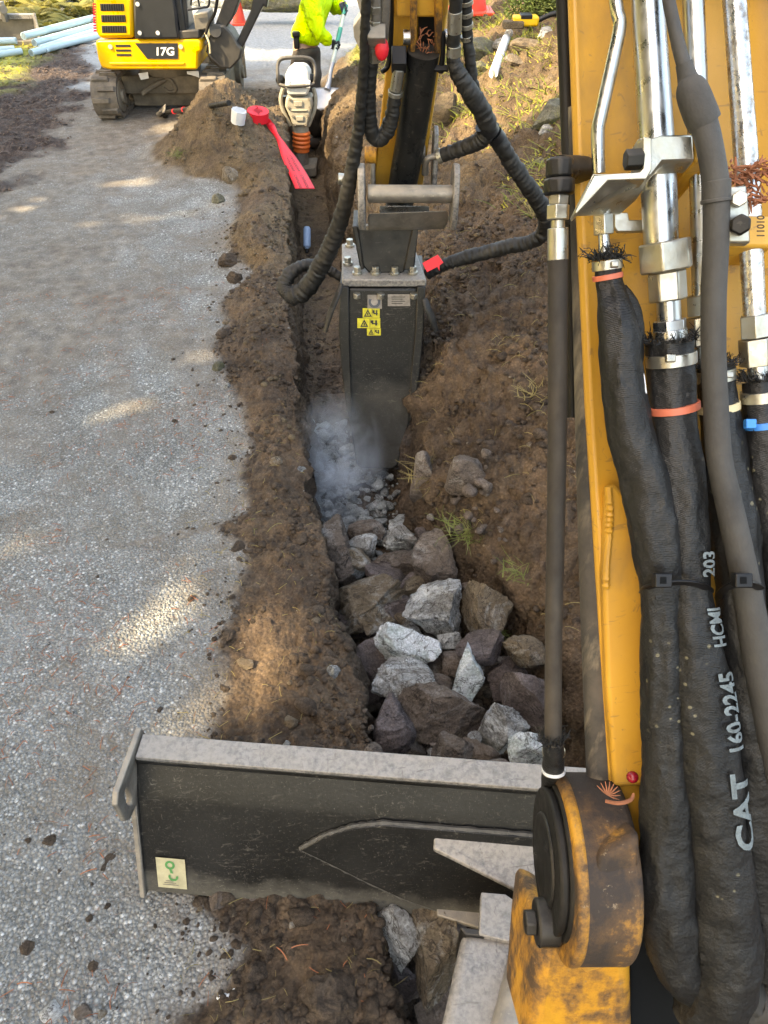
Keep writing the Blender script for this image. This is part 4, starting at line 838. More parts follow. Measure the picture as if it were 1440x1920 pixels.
m = MB(); m.prism([PD(1128, 1600, .912), PD(1203, 1560, .912), PD(1203, 1700, .925), PD(1189, 1802, .955), PD(1092, 1800, .955), PD(1100, 1700, .925)], FWD * .12); m.build('boss_web', M['greasy'], boss, .012, 38, 3)
m = MB(); m.prism([PD(1012, 1735, 1.03), PD(1060, 1768, 1.02), PD(1100, 1790, 1.01), PD(1188, 1790, 1.01), PD(1192, 1990, 1.12), PD(985, 1990, 1.12), PD(1000, 1830, 1.05)], FWD * .20); m.build('swing_bracket', M['yellow_grimy'], ex, .02, 38, 4)
m = MB(); m.prism([PD(1185, 1430, 1.06), PD(1470, 1430, 1.06), PD(1480, 2000, 1.16), PD(1180, 2000, 1.16)], FWD * .08); m.build('gap_shade_sheet', M['hole_shade'], ex, .003)  # near-black sheet stands in for the shade behind the sleeves

def hose(name, pts, mat, parent, conv=B, sub=6, n=20, wr=0, wf=(30, 1.2), seed=0.0, flat=1.0, caps=True):
    rows = []
    for x, y, off, r in pts:
        p = conv(x, y, off); rows.append((p, r / ppm(p)))
    rows = spline(rows, sub); W = None
    if wr:
        L = np.cumsum([0] + [(rows[i][0] - rows[i - 1][0]).length for i in range(1, len(rows))]); a = 2 * np.pi * np.arange(n) / n
        G = np.stack([np.repeat(L[:, None] * wf[0], n, 1), np.repeat(np.cos(a)[None] * wf[1], len(L), 0), np.repeat(np.sin(a)[None] * wf[1], len(L), 0)], -1)
        W = wr * (fbm(G + seed, 1.0, 3) + .35 * fbm(G * 2.1 + seed + 9, 1.0, 2, .5, True))
    m = MB(); m.tube(rows, n, caps, W, flat=flat); return m.build(name, mat, parent, 0, 50)
def seg(name, a, b, r, mat, parent, conv=B, n=24, bev=.0008, r2=None, tw=0.3):
    p, q = conv(*a), conv(*b); m = MB(); m.cyl(p, q, r / ppm(p), (r2 or r) / ppm(q), n, tw); return m.build(name, mat, parent, bev, 30)
# hard tubes on the boom
hose('hydraulic_tube', [(1150, -200, .06, 12), (1152, -40, .05, 12), (1157, 20, .05, 12.5), (1162, 48, .05, 12.5), (1150, 110, .05, 12.5), (1128, 210, .05, 12.5), (1121, 250, .05, 12.5), (1123, 325, .05, 12)], M['chrome'], ex, n=16)
hose('hydraulic_tube', [(1204, -200, .06, 30), (1212, -40, .055, 30), (1222, 120, .055, 31), (1234, 330, .055, 33), (1240, 470, .055, 31)], M['chrome'], ex, n=28)
hose('hydraulic_tube', [(1290, -200, .05, 20), (1298, -40, .045, 20), (1306, 150, .045, 20), (1315, 400, .045, 20), (1318, 590, .045, 19)], M['chrome'], ex, n=20)
hose('hydraulic_tube', [(1362, -200, .055, 21), (1374, -40, .05, 21), (1388, 150, .05, 21), (1402, 350, .05, 22), (1415, 590, .05, 20)], M['chrome_spotty'], ex, n=20)
hose('hydraulic_tube', [(1455, -200, .04, 22), (1470, -40, .03, 22), (1490, 350, .03, 23), (1505, 950, .03, 24)], M['chrome_spotty'], ex, n=16)
# clamp on the thick tube: zinc plate folded over, yellow block behind
m = MB(); m.prism([B(1196, 256, .095), B(1222, 258, .10), B(1240, 252, .10), B(1300, 250, .085), B(1303, 303, .085), B(1242, 304, .10), B(1224, 330, .09), B(1200, 338, .085)], FWD * .028); cl_ = m.build('tube_clamp', M['zinc'], ex, .003)
m = MB(); m.prism([B(1302, 248, .082), B(1332, 248, .075), B(1334, 302, .075), B(1304, 303, .082)], FWD * .07); m.build('clamp_mount', M['yellow'], cl_, .002)
m = MB(); m.prism([B(1304, 303, .08), B(1334, 302, .072), B(1275, 372, .02), B(1268, 355, .02)], FWD * .02); m.build('mount_web', M['yellow'], cl_, .002)
m = MB(); m.prism([B(1206, 256, .105), B(1222, 258, .105), B(1222, 318, .105), B(1212, 336, .105), B(1140, 338, .10), B(1080, 402, .10), B(1078, 396, .10), B(1112, 328, .10), B(1200, 322, .105), B(1206, 316, .105)], FWD * .02); m.build('angle_bracket', M['zinc'], ex, .001)
m = MB(); m.prism([B(1112, 326, .102), B(1206, 326, .102), B(1222, 330, .10), B(1195, 372, .04), B(1165, 398, .035), B(1077, 402, .10)], FWD * .006); brk = m.build('bracket_plate', M['zinc'], ex, .0008)
seg('bracket_bolt', (1172, 300, .10), (1204, 298, .10), 19, M['black_paint'], brk, n=6)
m = MB(); m.prism([B(1152, 398, .03), B(1178, 398, .03), B(1180, 412, .03), B(1222, 412, .03), B(1222, 434, .03), B(1158, 434, .03), B(1152, 425, .03)], FWD * .006); m.build('small_tab', M['zinc'], ex, .001)
seg('lock_nut', (1128, 358, .05), (1130, 376, .05), 22, M['zinc'], ex, n=6); seg('threaded_stud', (1130, 374, .05), (1131, 404, .05), 14, M['zinc'], ex)
m = MB()
for k in range(7): m.cyl(B(1130, 377 + 4 * k, .05), B(1130, 379 + 4 * k, .05), 16 / ppm(B(1130, 390, .05)), n=20)
m.build('thread', M['zinc'], ex)
seg('hex_nut', (1131, 402, .05), (1132, 440, .05), 20, M['zinc'], ex, n=6); seg('tube_end', (1132, 438, .05), (1134, 475, .05), 10, M['chrome'], ex, r2=11)
seg('hex_nut', (1246, 452, .055), (1250, 508, .055), 51, M['zinc'], ex, n=6, bev=.002); seg('hex_nut', (1250, 508, .055), (1253, 564, .055), 35, M['zinc'], ex, n=6, bev=.002, tw=.6)
seg('hose_tail', (1253, 562, .055), (1255, 604, .055), 22, M['chrome'], ex); seg('hex_collar', (1255, 600, .055), (1256, 620, .055), 32, M['chrome'], ex, n=6); seg('hose_ferrule', (1256, 618, .055), (1257, 640, .055), 31, M['chrome'], ex)
seg('hex_nut', (1318, 552, .045), (1320, 590, .045), 31, M['zinc'], ex, n=6); seg('hex_nut', (1320, 594, .045), (1322, 645, .045), 32, M['zinc'], ex, n=6, tw=.7); seg('hose_tail', (1322, 645, .045), (1324, 690, .045), 20, M['chrome'], ex)
seg('hex_nut', (1416, 590, .05), (1418, 632, .05), 29, M['zinc'], ex, n=6); seg('hex_nut', (1418, 634, .05), (1421, 684, .05), 32, M['zinc'], ex, n=6, tw=.8); seg('hose_tail', (1421, 682, .05), (1423, 712, .05), 19, M['chrome'], ex)
# right hand bracket with cast digits
m = MB(); m.prism([B(1370, 402, .075), B(1450, 404, .06), B(1452, 464, .06), B(1370, 462, .075)], FWD * .06); rb_ = m.build('tube_clamp', M['yellow'], ex, .003)
m = MB(); m.prism([B(1364, 350, .085), B(1400, 346, .085), B(1405, 388, .085), B(1408, 455, .085), B(1366, 455, .085)], FWD * .012); rp_ = m.build('clamp_plate', M['zinc'], rb_, .002)
seg('clamp_bolt', (1387, 372, .115), (1385, 374, .085), 15, M['zinc'], rb_, n=6); seg('clamp_bolt', (1389, 421, .118), (1387, 423, .085), 20, M['black_paint'], rb_, n=6, bev=.002)
# sleeves, hoses: (px, py, off, radius px)
def sleeve(pts, mat=None, name='hose_sleeve', seed=0.0, wr=.10, **kw): return hose(name, pts, mat or M['sleeve'], ex, wr=wr * 1.5, wf=(15, 1.6), seed=seed, n=40, sub=14, **kw)
SA = [(1139, 490, .055, 24), (1141, 530, .055, 24), (1148, 560, .06, 28), (1158, 620, .075, 36), (1166, 700, .08, 37), (1180, 800, .085, 40), (1205, 880, .09, 42), (1222, 960, .095, 45), (1232, 1040, .10, 42), (1238, 1100, .10, 36), (1242, 1180, .10, 38), (1245, 1300, .10, 42), (1250, 1420, .10, 44), (1250, 1560, .10, 48), (1252, 1680, .10, 52), (1270, 1790, .09, 50), (1310, 1850, .06, 46)]
SB = [(1256, 640, .055, 42), (1259, 700, .06, 42), (1261, 760, .065, 42), (1264, 800, .07, 43), (1272, 900, .08, 46), (1276, 960, .085, 47), (1283, 1040, .09, 48), (1288, 1100, .095, 42), (1296, 1180, .10, 50), (1312, 1300, .105, 56), (1326, 1420, .11, 58), (1338, 1540, .11, 58), (1352, 1660, .11, 60), (1362, 1780, .11, 62), (1350, 1860, .10, 58), (1315, 1900, .07, 50)]
sa = sleeve(SA, seed=3.0, wr=.13); sb = sleeve(SB, seed=8.0, wr=.10)
# loose fold of the left sleeve
m = hose('sleeve_fold', [(1158, 545, .05, 18), (1178, 580, .055, 21), (1186, 630, .055, 22), (1180, 690, .06, 22), (1185, 760, .07, 20), (1195, 830, .075, 14)], M['sleeve'], sa, wr=.25, wf=(30, 1.2), seed=5, n=20, sub=8)
m = MB(); m.prism([B(1192, 668, .085), B(1200, 680, .085), B(1209, 705, .088), B(1213, 738, .09), B(1206, 732, .09), B(1197, 706, .088)], FWD * .003); m.build('white_tag', M['white'], sa)
SCP = [(1238, -190, .07, 12), (1250, -30, .075, 12), (1262, 40, .08, 12), (1276, 100, .085, 13), (1288, 140, .09, 13)]
hose('braided_cable', SCP, M['grey_rubber'], ex, n=14)
hose('rubber_boot', [(1282, 118, .09, 15), (1290, 150, .09, 19), (1297, 170, .095, 29), (1313, 212, .10, 31), (1322, 232, .10, 30)], M['grey_rubber'], ex, sub=4)
GH = [(1316, 215, .10, 25), (1332, 280, .105, 24), (1343, 360, .105, 24), (1342, 460, .105, 23.5), (1338, 560, .105, 23), (1338, 660, .105, 22.5), (1342, 760, .105, 22.5), (1349, 860, .11, 23), (1368, 950, .115, 24), (1388, 1040, .12, 25), (1403, 1120, .12, 26), (1420, 1220, .12, 28), (1438, 1320, .12, 29), (1462, 1440, .12, 30), (1485, 1600, .11, 31)]
gh = hose('grey_hose', GH, M['grey_rubber'], ex, n=24, sub=8, wr=.015)
seg('hose_cuff', (1343, 338, .105), (1343, 374, .105), 26, M['grey_rubber'], gh); seg('hose_cuff', (1343, 372, .105), (1343, 380, .105), 28, M['grey_rubber'], gh)
sd = sleeve([(1340, 690, .045, 33), (1344, 740, .05, 34), (1350, 790, .055, 36), (1362, 900, .06, 44), (1375, 1000, .07, 46), (1386, 1100, .08, 40), (1396, 1220, .085, 46), (1412, 1350, .085, 52), (1424, 1480, .08, 54), (1432, 1620, .07, 52), (1440, 1800, .05, 50)], seed=12.0, wr=.12)
se = sleeve([(1424, 715, .05, 30), (1428, 770, .055, 32), (1434, 830, .06, 36), (1450, 950, .065, 42), (1475, 1100, .07, 46), (1500, 1300, .07, 46), (1515, 1600, .06, 46), (1520, 1900, .05, 46)], seed=17.0)
sleeve([(1378, 905, .03, 34), (1400, 1000, .04, 38), (1412, 1100, .05, 38), (1455, 1250, .05, 44), (1470, 1500, .05, 44), (1480, 1880, .05, 46)], seed=23.0, mat=M['sleeve_dull'])
sleeve([(1370, 1830, .06, 46), (1400, 1870, .06, 50), (1450, 1880, .07, 50), (1500, 1840, .07, 50)], M['sleeve_dull'], seed=31.0)
# frayed sleeve ends, ear clamps, ties
def fray(cx, cy, off, r, parent, seed):
    r2 = np.random.default_rng(seed); m = MB()
    for k in range(130):
        a = r2.uniform(0, 6.28); p = B(cx, cy, off); R_ = r / ppm(p); ax = (B(cx, cy - 10, off) - p).normalized(); u, v = frame_of(ax)
        b = p + (u * math.cos(a) + v * math.sin(a)) * R_; d = ax * r2.uniform(.2, 1.0) + (u * math.cos(a) + v * math.sin(a)) * r2.uniform(-.6, .9) + Vector(r2.normal(0, .3, 3)); L = r2.uniform(.005, .016)
        m.tube([(b, .0007), (b + d * L * .5, .0007), (b + d * L * .8 + Vector(r2.normal(0, .002, 3)), .0005), (b + d * L * .8 + Vector(r2.normal(0, .004, 3)), .0003)], 4)
    m.build('frayed_edge', M['sleeve'], parent, 0, 0)
def band(cx, cy, cx2, cy2, off, r, mat, parent, name):
    o = seg(name, (cx, cy, off), (cx2, cy2, off), r, mat, parent, n=32, bev=.0004); return o
fray(1138, 486, .055, 25, sa, 1); fray(1256, 640, .055, 43, sb, 2); fray(1338, 688, .045, 33, sd, 3); fray(1424, 712, .05, 30, se, 4)
def ear(cx, cy, off, parent, w=14):
    p = B(cx, cy, off); m = MB(); m.box(p, (w / ppm(p), .006, w * .8 / ppm(p)), (RGT, FWD, UPV)); m.build('clamp_ear', M['zinc'], parent, .001)
c = band(1138, 488, 1139, 506, .055, 28, M['zinc'], sa, 'ear_clamp'); ear(1152, 496, .085, c); band(1139, 514, 1140, 524, .055, 28, M['coral'], sa, 'cable_tie')
c = band(1258, 662, 1259, 684, .06, 46, M['zinc'], sb, 'ear_clamp'); ear(1257, 672, .093, c, 18); band(1262, 757, 1263, 770, .066, 48, M['coral'], sb, 'cable_tie')
c = band(1340, 693, 1341, 714, .045, 37, M['zinc'], sd, 'ear_clamp'); ear(1367, 703, .065, c); band(1346, 756, 1347, 770, .05, 39, M['cream_tie'], sd, 'cable_tie')
band(1425, 732, 1426, 752, .052, 35, M['zinc'], se, 'ear_clamp'); c = band(1430, 786, 1431, 798, .057, 38, M['blue_tie'], se, 'cable_tie'); p = B(1406, 795, .075); m = MB(); m.box(p, (.011, .008, .010), (RGT, FWD, UPV)); m.build('tie_head', M['blue_tie'], c, .001)
def strap(pts, hx, hy, off, parent):
    m = MB(); rows = spline([(B(*p), .0055) for p in pts], 6); m.tube(rows, 4, flat=.35, twist=.785); o = m.build('cable_tie', M['plastic_black'], parent, .0006)
    m = MB(); m.box(B(hx, hy, off), (.018, .012, .015), (RGT, FWD, UPV)); m.build('tie_head', M['plastic_black'], o, .0015)
    m = MB(); m.box(B(hx + 2, hy, off + .005), (.006, .004, .007), (RGT, FWD, UPV)); m.build('tie_slot', M['hole_shade'], o)
strap([(1204, 1112, .08), (1212, 1102, .115), (1236, 1096, .135), (1275, 1092, .138), (1310, 1096, .135), (1330, 1106, .11), (1332, 1112, .08)], 1241, 1088, .142, sa)
strap([(1346, 1122, .08), (1356, 1106, .12), (1384, 1094, .148), (1410, 1096, .150), (1428, 1104, .13)], 1391, 1088, .156, gh)
# print on the thick sleeve, read upwards
def text_mesh(body, size=1.0, bold=True):
    cu = bpy.data.curves.new('lettering', 'FONT'); cu.body = body; cu.size = size; cu.align_x = 'LEFT'; cu.resolution_u = 3
    if bold: cu.offset = 0.03
    o = bpy.data.objects.new('lettering', cu); COL.objects.link(o); bpy.context.view_layer.update()
    me = bpy.data.meshes.new_from_object(o.evaluated_get(bpy.context.evaluated_depsgraph_get())); bpy.data.objects.remove(o)
    bm = bmesh.new(); bm.from_mesh(me); bmesh.ops.triangulate(bm, faces=bm.faces); 
    for _ in range(2): bmesh.ops.subdivide_edges(bm, edges=[e for e in bm.edges if e.calc_length() > .12 * size], cuts=1)
    bmesh.ops.triangulate(bm, faces=bm.faces)
    V = [v.co.copy() for v in bm.verts]; bm.verts.index_update(); F = [tuple(v.index for v in f.verts) for f in bm.faces]; bm.free(); bpy.data.meshes.remove(me); return V, F
SBy = [p[1] for p in SB]; SBi = lambda k, y: float(np.interp(y, SBy, [p[k] for p in SB]))
def sleeve_text(body, y0, kx, hpx, phi0, name):
    V, F = text_mesh(body); out = []
    for v in V:
        y = y0 - v.x * kx; cx, off, r = SBi(0, y), SBi(2, y), SBi(3, y) ; phi = phi0 - (v.y - .35) * hpx / r
        rm = r * 1.04 / ppm(B(cx, y, off)); p = B(cx, y, off); out.append(p + (RGT * math.sin(phi) - FWD * math.cos(phi)) * (rm + .0035))
    m = MB(); m.add(out, F); return m.build(name, M['letter_hose'], sb, 0, 0)
sleeve_text('CAT', 1572, 71, 66, .60, 'sleeve_print'); sleeve_text('160-2245', 1398, 39, 56, .62, 'sleeve_print'); sleeve_text('HCMJ', 1205, 29, 46, .60, 'sleeve_print'); sleeve_text('203', 1078, 32, 38, .52, 'sleeve_print')
# cast digits on the bracket
V, F = text_mesh('11010'); m = MB(); m.add([B(1425 - v.y * 20 + 8, 446 - v.x * 17, .0765) for v in V], F); m.build('cast_digits', M['yellow_grimy'], rb_, 0, 0)
# hose down the left of the boom with its fittings
LH = .03
hose('pressure_hose', [(1046, 480, LH, 19), (1046, 600, LH, 18.5), (1045, 800, LH, 18), (1042, 1000, LH, 17), (1038, 1200, LH, 16), (1037, 1395, LH, 16)], M['dusty_rubber'], ex, n=20)
f1 = seg('elbow_collar', (1050, 296, LH), (1049, 334, LH), 27, M['black_paint'], ex, n=8, bev=.003); seg('elbow_collar', (1049, 334, LH), (1048, 366, LH), 30, M['black_paint'], ex, n=8, bev=.003)
m = MB(); m.cyl(B(1050, 318, LH), B(1100, 318, -.01), .014, n=14); m.build('elbow_stem', M['black_paint'], ex)
seg('hex_nut', (1048, 366, LH), (1047, 384, LH), 20, M['zinc'], ex, n=6); seg('hex_nut', (1047, 384, LH), (1046, 412, LH), 22, M['zinc'], ex, n=6, tw=.55, bev=.001); seg('hose_tail', (1046, 412, LH), (1046, 432, LH), 13, M['zinc'], ex); seg('crimp_ferrule', (1046, 428, LH), (1046, 488, LH), 19.5, M['zinc'], ex, n=14, bev=.0006)
lb = hose('hose_sleeve', [(1037, 1388, LH, 19), (1038, 1420, .01, 20), (1036, 1470, -.05, 21), (1034, 1560, -.12, 22)], M['sleeve'], ex, wr=.08, wf=(30, 1.1), seed=2)
fray(1037, 1388, LH, 20, lb, 9); band(1038, 1405, 1038, 1413, .015, 21.5, M['zinc'], lb, 'ear_clamp'); band(1038, 1441, 1038, 1447, -.01, 22, M['white'], lb, 'cable_tie')
hose('boom_side_hose', [(1054, -40, -.03, 13), (1060, 150, -.03, 12), (1066, 320, -.03, 12), (1068, 420, -.03, 10)], M['rubber'], ex)
hose('boom_side_hose', [(1067, 300, -.045, 9), (1070, 500, -.045, 9), (1072, 700, -.045, 9), (1073, 782, -.045, 9)], M['rubber'], ex)
hose('boom_side_hose', [(1078, 200, -.02, 13), (1084, 400, -.02, 15), (1092, 600, -.02, 18), (1102, 850, -.02, 22), (1112, 1100, -.02, 25), (1122, 1350, -.02, 26), (1128, 1520, -.02, 26)], M['muddy_rubber'], ex)

# --- arm (dipper), its cylinder and the coupler
def AD(y): return 1.0 / (0.3846 - 0.000204 * y)
def A(px, py, off=0.0): return PD(px, py, AD(py) - off)
vs = []
for (a, c), y in (((738, 848), -40), ((726, 826), 110), ((700, 792), 345)):
    p, q = A(a, y), A(c, y); vs += [p + FWD * .17 - RGT * .012, p, q, q + FWD * .17]
m = MB(); m.add(vs, [(k * 4 + i, (k + 1) * 4 + i, (k + 1) * 4 + (i + 1) % 4, k * 4 + (i + 1) % 4) for k in range(2) for i in range(4)] + [(0, 1, 2, 3), (11, 10, 9, 8)]); arm = m.build('dipper_arm', M['yellow'], ex, .006)
t_ = (A(790, -40) - A(760, 345)).normalized(); c0 = (A(738, -40) + A(848, -40)) / 2 + FWD * .08
m = MB(); m.box(c0 + t_ * .42, (.17, .19, .9), (RGT, t_.cross(RGT).normalized() * -1, t_)); m.build('arm_head', M['yellow'], arm, .01)
for a, b in ((770, 784), (817, 832)):
    m = MB(); m.prism([A(a, -40, .085), A(b, -40, .085), A(b - 3, 60, .085), A(b - 6, 92, .08), A(a, 92, .08)], FWD * .09); m.build('cylinder_lug', M['yellow_grimy'], arm, .003)
m = MB(); m.prism([A(784, -40, .01), A(817, -40, .01), A(815, 95, .01), A(784, 95, .01)], FWD * .005); m.build('channel_floor', M['rubber'], arm)
m = MB(); m.cyl(A(756, 70, .05), A(771, 70, .05), .024, n=20); m.cyl(A(831, 69, .05), A(863, 69, .05), .0235, n=20); m.build('cylinder_pin', M['chrome'], arm, .002)
m = MB(); m.cyl(A(852, 66, .076), A(852, 67, .05), .006, n=10); m.build('pin_hole', M['hole_shade'], arm)
hose('bucket_cylinder', [(794, 96, .06, 31), (785, 160, .06, 30), (772, 250, .06, 28), (757, 335, .055, 27), (745, 410, .04, 25)], M['black_paint'], ex, A, n=32)
m = MB()
for k in range(26):
    a = random.uniform(0, 6.28); q = A(794 + random.uniform(-20, 20), random.uniform(62, 105), .05 + random.uniform(0, .03)); d = Vector((math.cos(a), .2, math.sin(a))) * random.uniform(.015, .04)
    m.tube([(q, .0022), (q + d * .5 + Vector((0, 0, .006)), .002), (q + d, .0008)], 5)
tw = m.build('cedar_debris', M['cedar'], None, 0, 0); tag(tw, 'rusty dry twigs caught in the channel above the black cylinder', 'twigs')
# left and right linkage pivots
m = MB(); m.cyl(A(684, 290, .02), A(706, 290, .02), .032, n=20); m.build('link_pin', M['yellow_grimy'], arm, .004); m = MB(); m.cyl(A(786, 285, -.02), A(797, 285, -.02), .045, n=20); m.build('link_pin', M['dull_steel'], arm, .004)
cp = MB()
def cplate(pts, off, th): mm_ = MB(); mm_.prism([A(x, y, off) for x, y in pts], RGT * th + FWD * .0); return mm_
coup = MB(); coup.prism([A(690, 400, .22), A(838, 394, .22), A(842, 406, .22), A(836, 420, .21), A(690, 424, .21)], FWD * .06); coupler = coup.build('quick_coupler', M['dull_steel'], ex, .006, 38, 3)
def side_plate(px, offx, poly, mat=None):
    m = MB(); base = A(px, 370, .19); vs_ = [base + FH * a + Z * b for a, b in poly]; m.prism(vs_, RGT * offx); return m.build('side_plate', mat or M['dusty_steel'], coupler, .006, 38, 3)
leaf = [(-.07, .11), (-.03, .135), (.03, .12), (.08, .06), (.10, -.02), (.05, -.11), (-.03, -.12), (-.08, -.06), (-.09, .02)]
side_plate(672, .028, leaf); side_plate(846, .024, leaf)
side_plate(812, .02, [(.12, .20), (.17, .22), (.24, .17), (.26, .06), (.2, -.02), (.1, 0)])
side_plate(694, .02, [(.12, .20), (.17, .22), (.24, .17), (.26, .06), (.2, -.02), (.1, 0)], M['dull_steel'])
m = MB(); m.cyl(A(690, 363, .22), A(850, 364, .22), .033, n=24); m.build('coupler_bar', M['dull_steel'], coupler, .002)
m = MB(); m.prism([A(712, 386, .14), A(805, 386, .14), A(805, 398, .14), A(712, 398, .14)], FWD * .1); m.build('polished_shim', M['chrome'], coupler, .002)
m = MB(); m.cyl(A(634, 335, .02), A(668, 338, .02), .022, n=14); m.build('coupler_pin', M['zinc'], coupler, .002)
# arm hoses
def ahose(pts, mat=None, name='arm_hose', wr=.10, **kw): return hose(name, pts, mat or M['sleeve_dull'], ex, A, n=18, sub=26, wr=wr * 2.0, wf=(62, .7), seed=random.random() * 30, **kw)
ahose([(688, -40, .16, 9), (685, 40, .16, 9), (683, 100, .16, 9), (678, 180, .16, 10), (671, 250, .16, 11), (660, 315, .17, 12.5), (645, 390, .17, 14), (625, 450, .18, 15), (600, 502, .19, 16), (570, 545, .19, 17), (545, 553, .17, 16), (534, 535, .12, 14), (550, 508, .06, 12), (580, 497, .02, 11), (615, 506, .02, 9), (645, 524, .05, 8)], wr=.14)
h2 = ahose([(741, 176, .10, 12), (736, 212, .11, 13), (727, 242, .12, 14), (712, 261, .13, 14), (698, 250, .13, 13.5), (692, 210, .13, 13), (692, 160, .13, 13), (697, 112, .13, 12)])
seg('clamp_ring', (742, 170, .10), (741, 178, .10), 14, M['zinc'], ex, A); seg('hose_ferrule', (748, 128, .10), (742, 168, .10), 11, M['zinc'], ex, A); 
m = MB(); m.box(A(748, 112, .09), (.052, .06, .065), (RGT, FWD, UPV)); m.build('port_block', M['plastic_black'], ex, .004)
hose('arm_tube', [(703, -40, .13, 11), (704, 30, .13, 11), (701, 70, .13, 12), (698, 112, .13, 10)], M['dull_steel'], ex, A); hose('arm_tube', [(722, -40, .12, 9), (722, 20, .12, 10), (716, 80, .12, 10), (706, 110, .125, 9)], M['dull_steel'], ex, A)
m = MB(); m.box(A(706, 66, .15), (.06, .05, .05), (RGT, FWD, UPV)); m.build('valve_block', M['dull_steel'], ex, .004)
m = MB(); m.ball(A(716, 92, .16), (.024, .02, .036)); m.build('red_cap', M['red'], ex)
for y in (8, 36, 88, 100): seg('tube_nut', (702, y, .13), (701, y + 13, .13), 14, M['zinc'], ex, A, n=6)
hose('arm_tube', [(734, -40, .02, 5), (733, 60, .02, 5), (728, 120, .03, 5), (716, 135, .05, 4)], M['plastic_black'], ex, A)
ahose([(856, -40, .10, 12), (853, 40, .10, 12), (849, 100, .10, 12), (858, 135, .11, 15), (882, 174, .12, 17), (906, 212, .12, 17), (914, 238, .12, 17), (904, 260, .12, 16), (880, 273, .11, 14), (850, 284, .09, 13), (822, 293, .08, 12)], wr=.10)
hose('coupler_line', [(824, 293, .08, 6), (808, 295, .08, 6), (799, 302, .08, 6), (797, 325, .06, 7)], M['dull_steel'], ex, A, n=12); seg('clamp_ring', (828, 291, .083), (820, 294, .082), 13.5, M['zinc'], ex, A)
seg('hose_ferrule', (853, 20, .10), (852, 60, .10), 13.5, M['zinc'], ex, A); seg('hose_ferrule', (851, 84, .10), (850, 104, .10), 13.5, M['zinc'], ex, A)
for k in range(4): seg('spiral_guard', (875, 0 + 22 * k, .06), (876, 8 + 22 * k, .06), 12, M['zinc'], ex, A)
ahose([(874, -40, .06, 10), (876, 60, .06, 10), (881, 110, .07, 10), (890, 165, .08, 10), (912, 222, .09, 12), (934, 262, .10, 15), (960, 305, .10, 15), (990, 350, .10, 15), (1014, 386, .09, 15), (1023, 412, .08, 14), (1016, 440, .06, 13), (990, 455, .05, 13), (950, 463, .04, 13.5), (905, 475, .03, 13), (862, 486, .03, 12.5), (832, 497, .03, 11), (800, 515, .03, 9)], wr=.13)
hose('hose_strap', [(908, 232, .115, 19), (918, 250, .115, 20)], M['plastic_black'], ex, A, sub=3); hose('hose_strap', [(926, 252, .11, 17), (934, 262, .11, 17)], M['plastic_black'], ex, A, sub=3)
hose('loose_strap', [(832, 60, .08, 4), (830, 105, .08, 5), (826, 135, .08, 6)], M['plastic_black'], ex, A, n=8); m = MB(); m.box(A(827, 128, .09), (.05, .012, .02), (RGT, FWD, UPV)); m.build('strap_buckle', M['plastic_black'], ex, .002)

# ------------------------------------------------------------------ hydraulic breaker
fdK = lambda y: 3.16 + (2.97 - 3.16) * (y - 518) / (880 - 518)
def K(px, py, off=0.0): return PF(px, py, fdK(py) - off)
bk = thing('hydraulic_breaker', K(705, 880), 'black hydraulic breaker with yellow warning decals hammering into the trench', 'hydraulic breaker')
out_ = [(652, 540), (784, 540), (786, 600), (780, 700), (768, 790), (747, 872), (738, 880), (676, 880), (668, 872), (655, 790), (650, 700), (648, 610)]
m = MB(); m.prism([K(x, y) for x, y in out_], FH * .30); house = m.build('housing', M['breaker'], bk, .012, 38, 3)
for pts in ([(637, 538), (654, 538), (656, 650), (660, 780), (657, 795), (650, 770), (640, 690), (635, 620)], [(782, 538), (798, 538), (795, 610), (787, 700), (775, 775), (768, 790), (771, 700), (779, 620)]):
    m = MB(); m.prism([K(x, y, .018) for x, y in pts], FH * .34); m.build('side_plate', M['breaker'], bk, .005)
top = K(718, 522).z
def kt(px, py, dz=0.0): return PZ(px, py, top + dz)
m = MB(); m.prism([kt(641, 456), kt(777, 462), kt(800, 524), kt(641, 524)], Z * -.035); m.build('top_plate', M['dusty_steel'], bk, .006)
m = MB(); m.prism([kt(641, 456, -.037), kt(777, 462, -.037), kt(800, 524, -.037), kt(641, 524, -.037)], Z * -.03); m.build('lower_flange', M['black_paint'], bk, .006)
for x, y in ((670, 514), (704, 514), (740, 514), (774, 513), (656, 462), (652, 496)):
    m = MB(); p = kt(x, y); m.cyl(p, p + Z * .012, .022, n=16); m.cyl(p + Z * .011, p + Z * .034, .0165, n=6); m.build('bolt', M['zinc'], bk, .0015)
for x in (669, 714, 776):
    m = MB(); p = K(x, 550, .012); m.cyl(p, p - Z * .022, .017, n=6); m.build('nut', M['zinc'], bk, .0015)
m = MB(); hp_ = [(664, 425), (781, 425), (779, 470), (764, 500), (756, 513), (692, 513), (680, 500), (668, 470)]; m.prism([PF(x, y, fdK(y) + .05) for x, y in hp_], FH * .025); hd = m.build('head_bracket', M['black_paint'], bk, .008)
for a, b in ((660, 671), (774, 785)):
    m = MB(); m.prism([PF(a, 425, 3.24), PF(b, 425, 3.24), PF(b + (12 if a < 700 else -8), 505, 3.20), PF(a + (16 if a < 700 else -18), 508, 3.20)], FH * .20); m.build('head_cheek', M['black_paint'], bk, .006)
m = MB(); m.prism([PF(676, 424, 3.20), PF(770, 424, 3.20), PF(768, 432, 3.20), PF(678, 432, 3.20)], FH * .03); m.build('head_edge', M['dull_steel'], bk, .002)
m = MB(); m.cyl(K(706, 872, -.15), K(706, 960, -.15) , .05, n=20); m.build('chisel', M['dull_steel'], bk, .002)
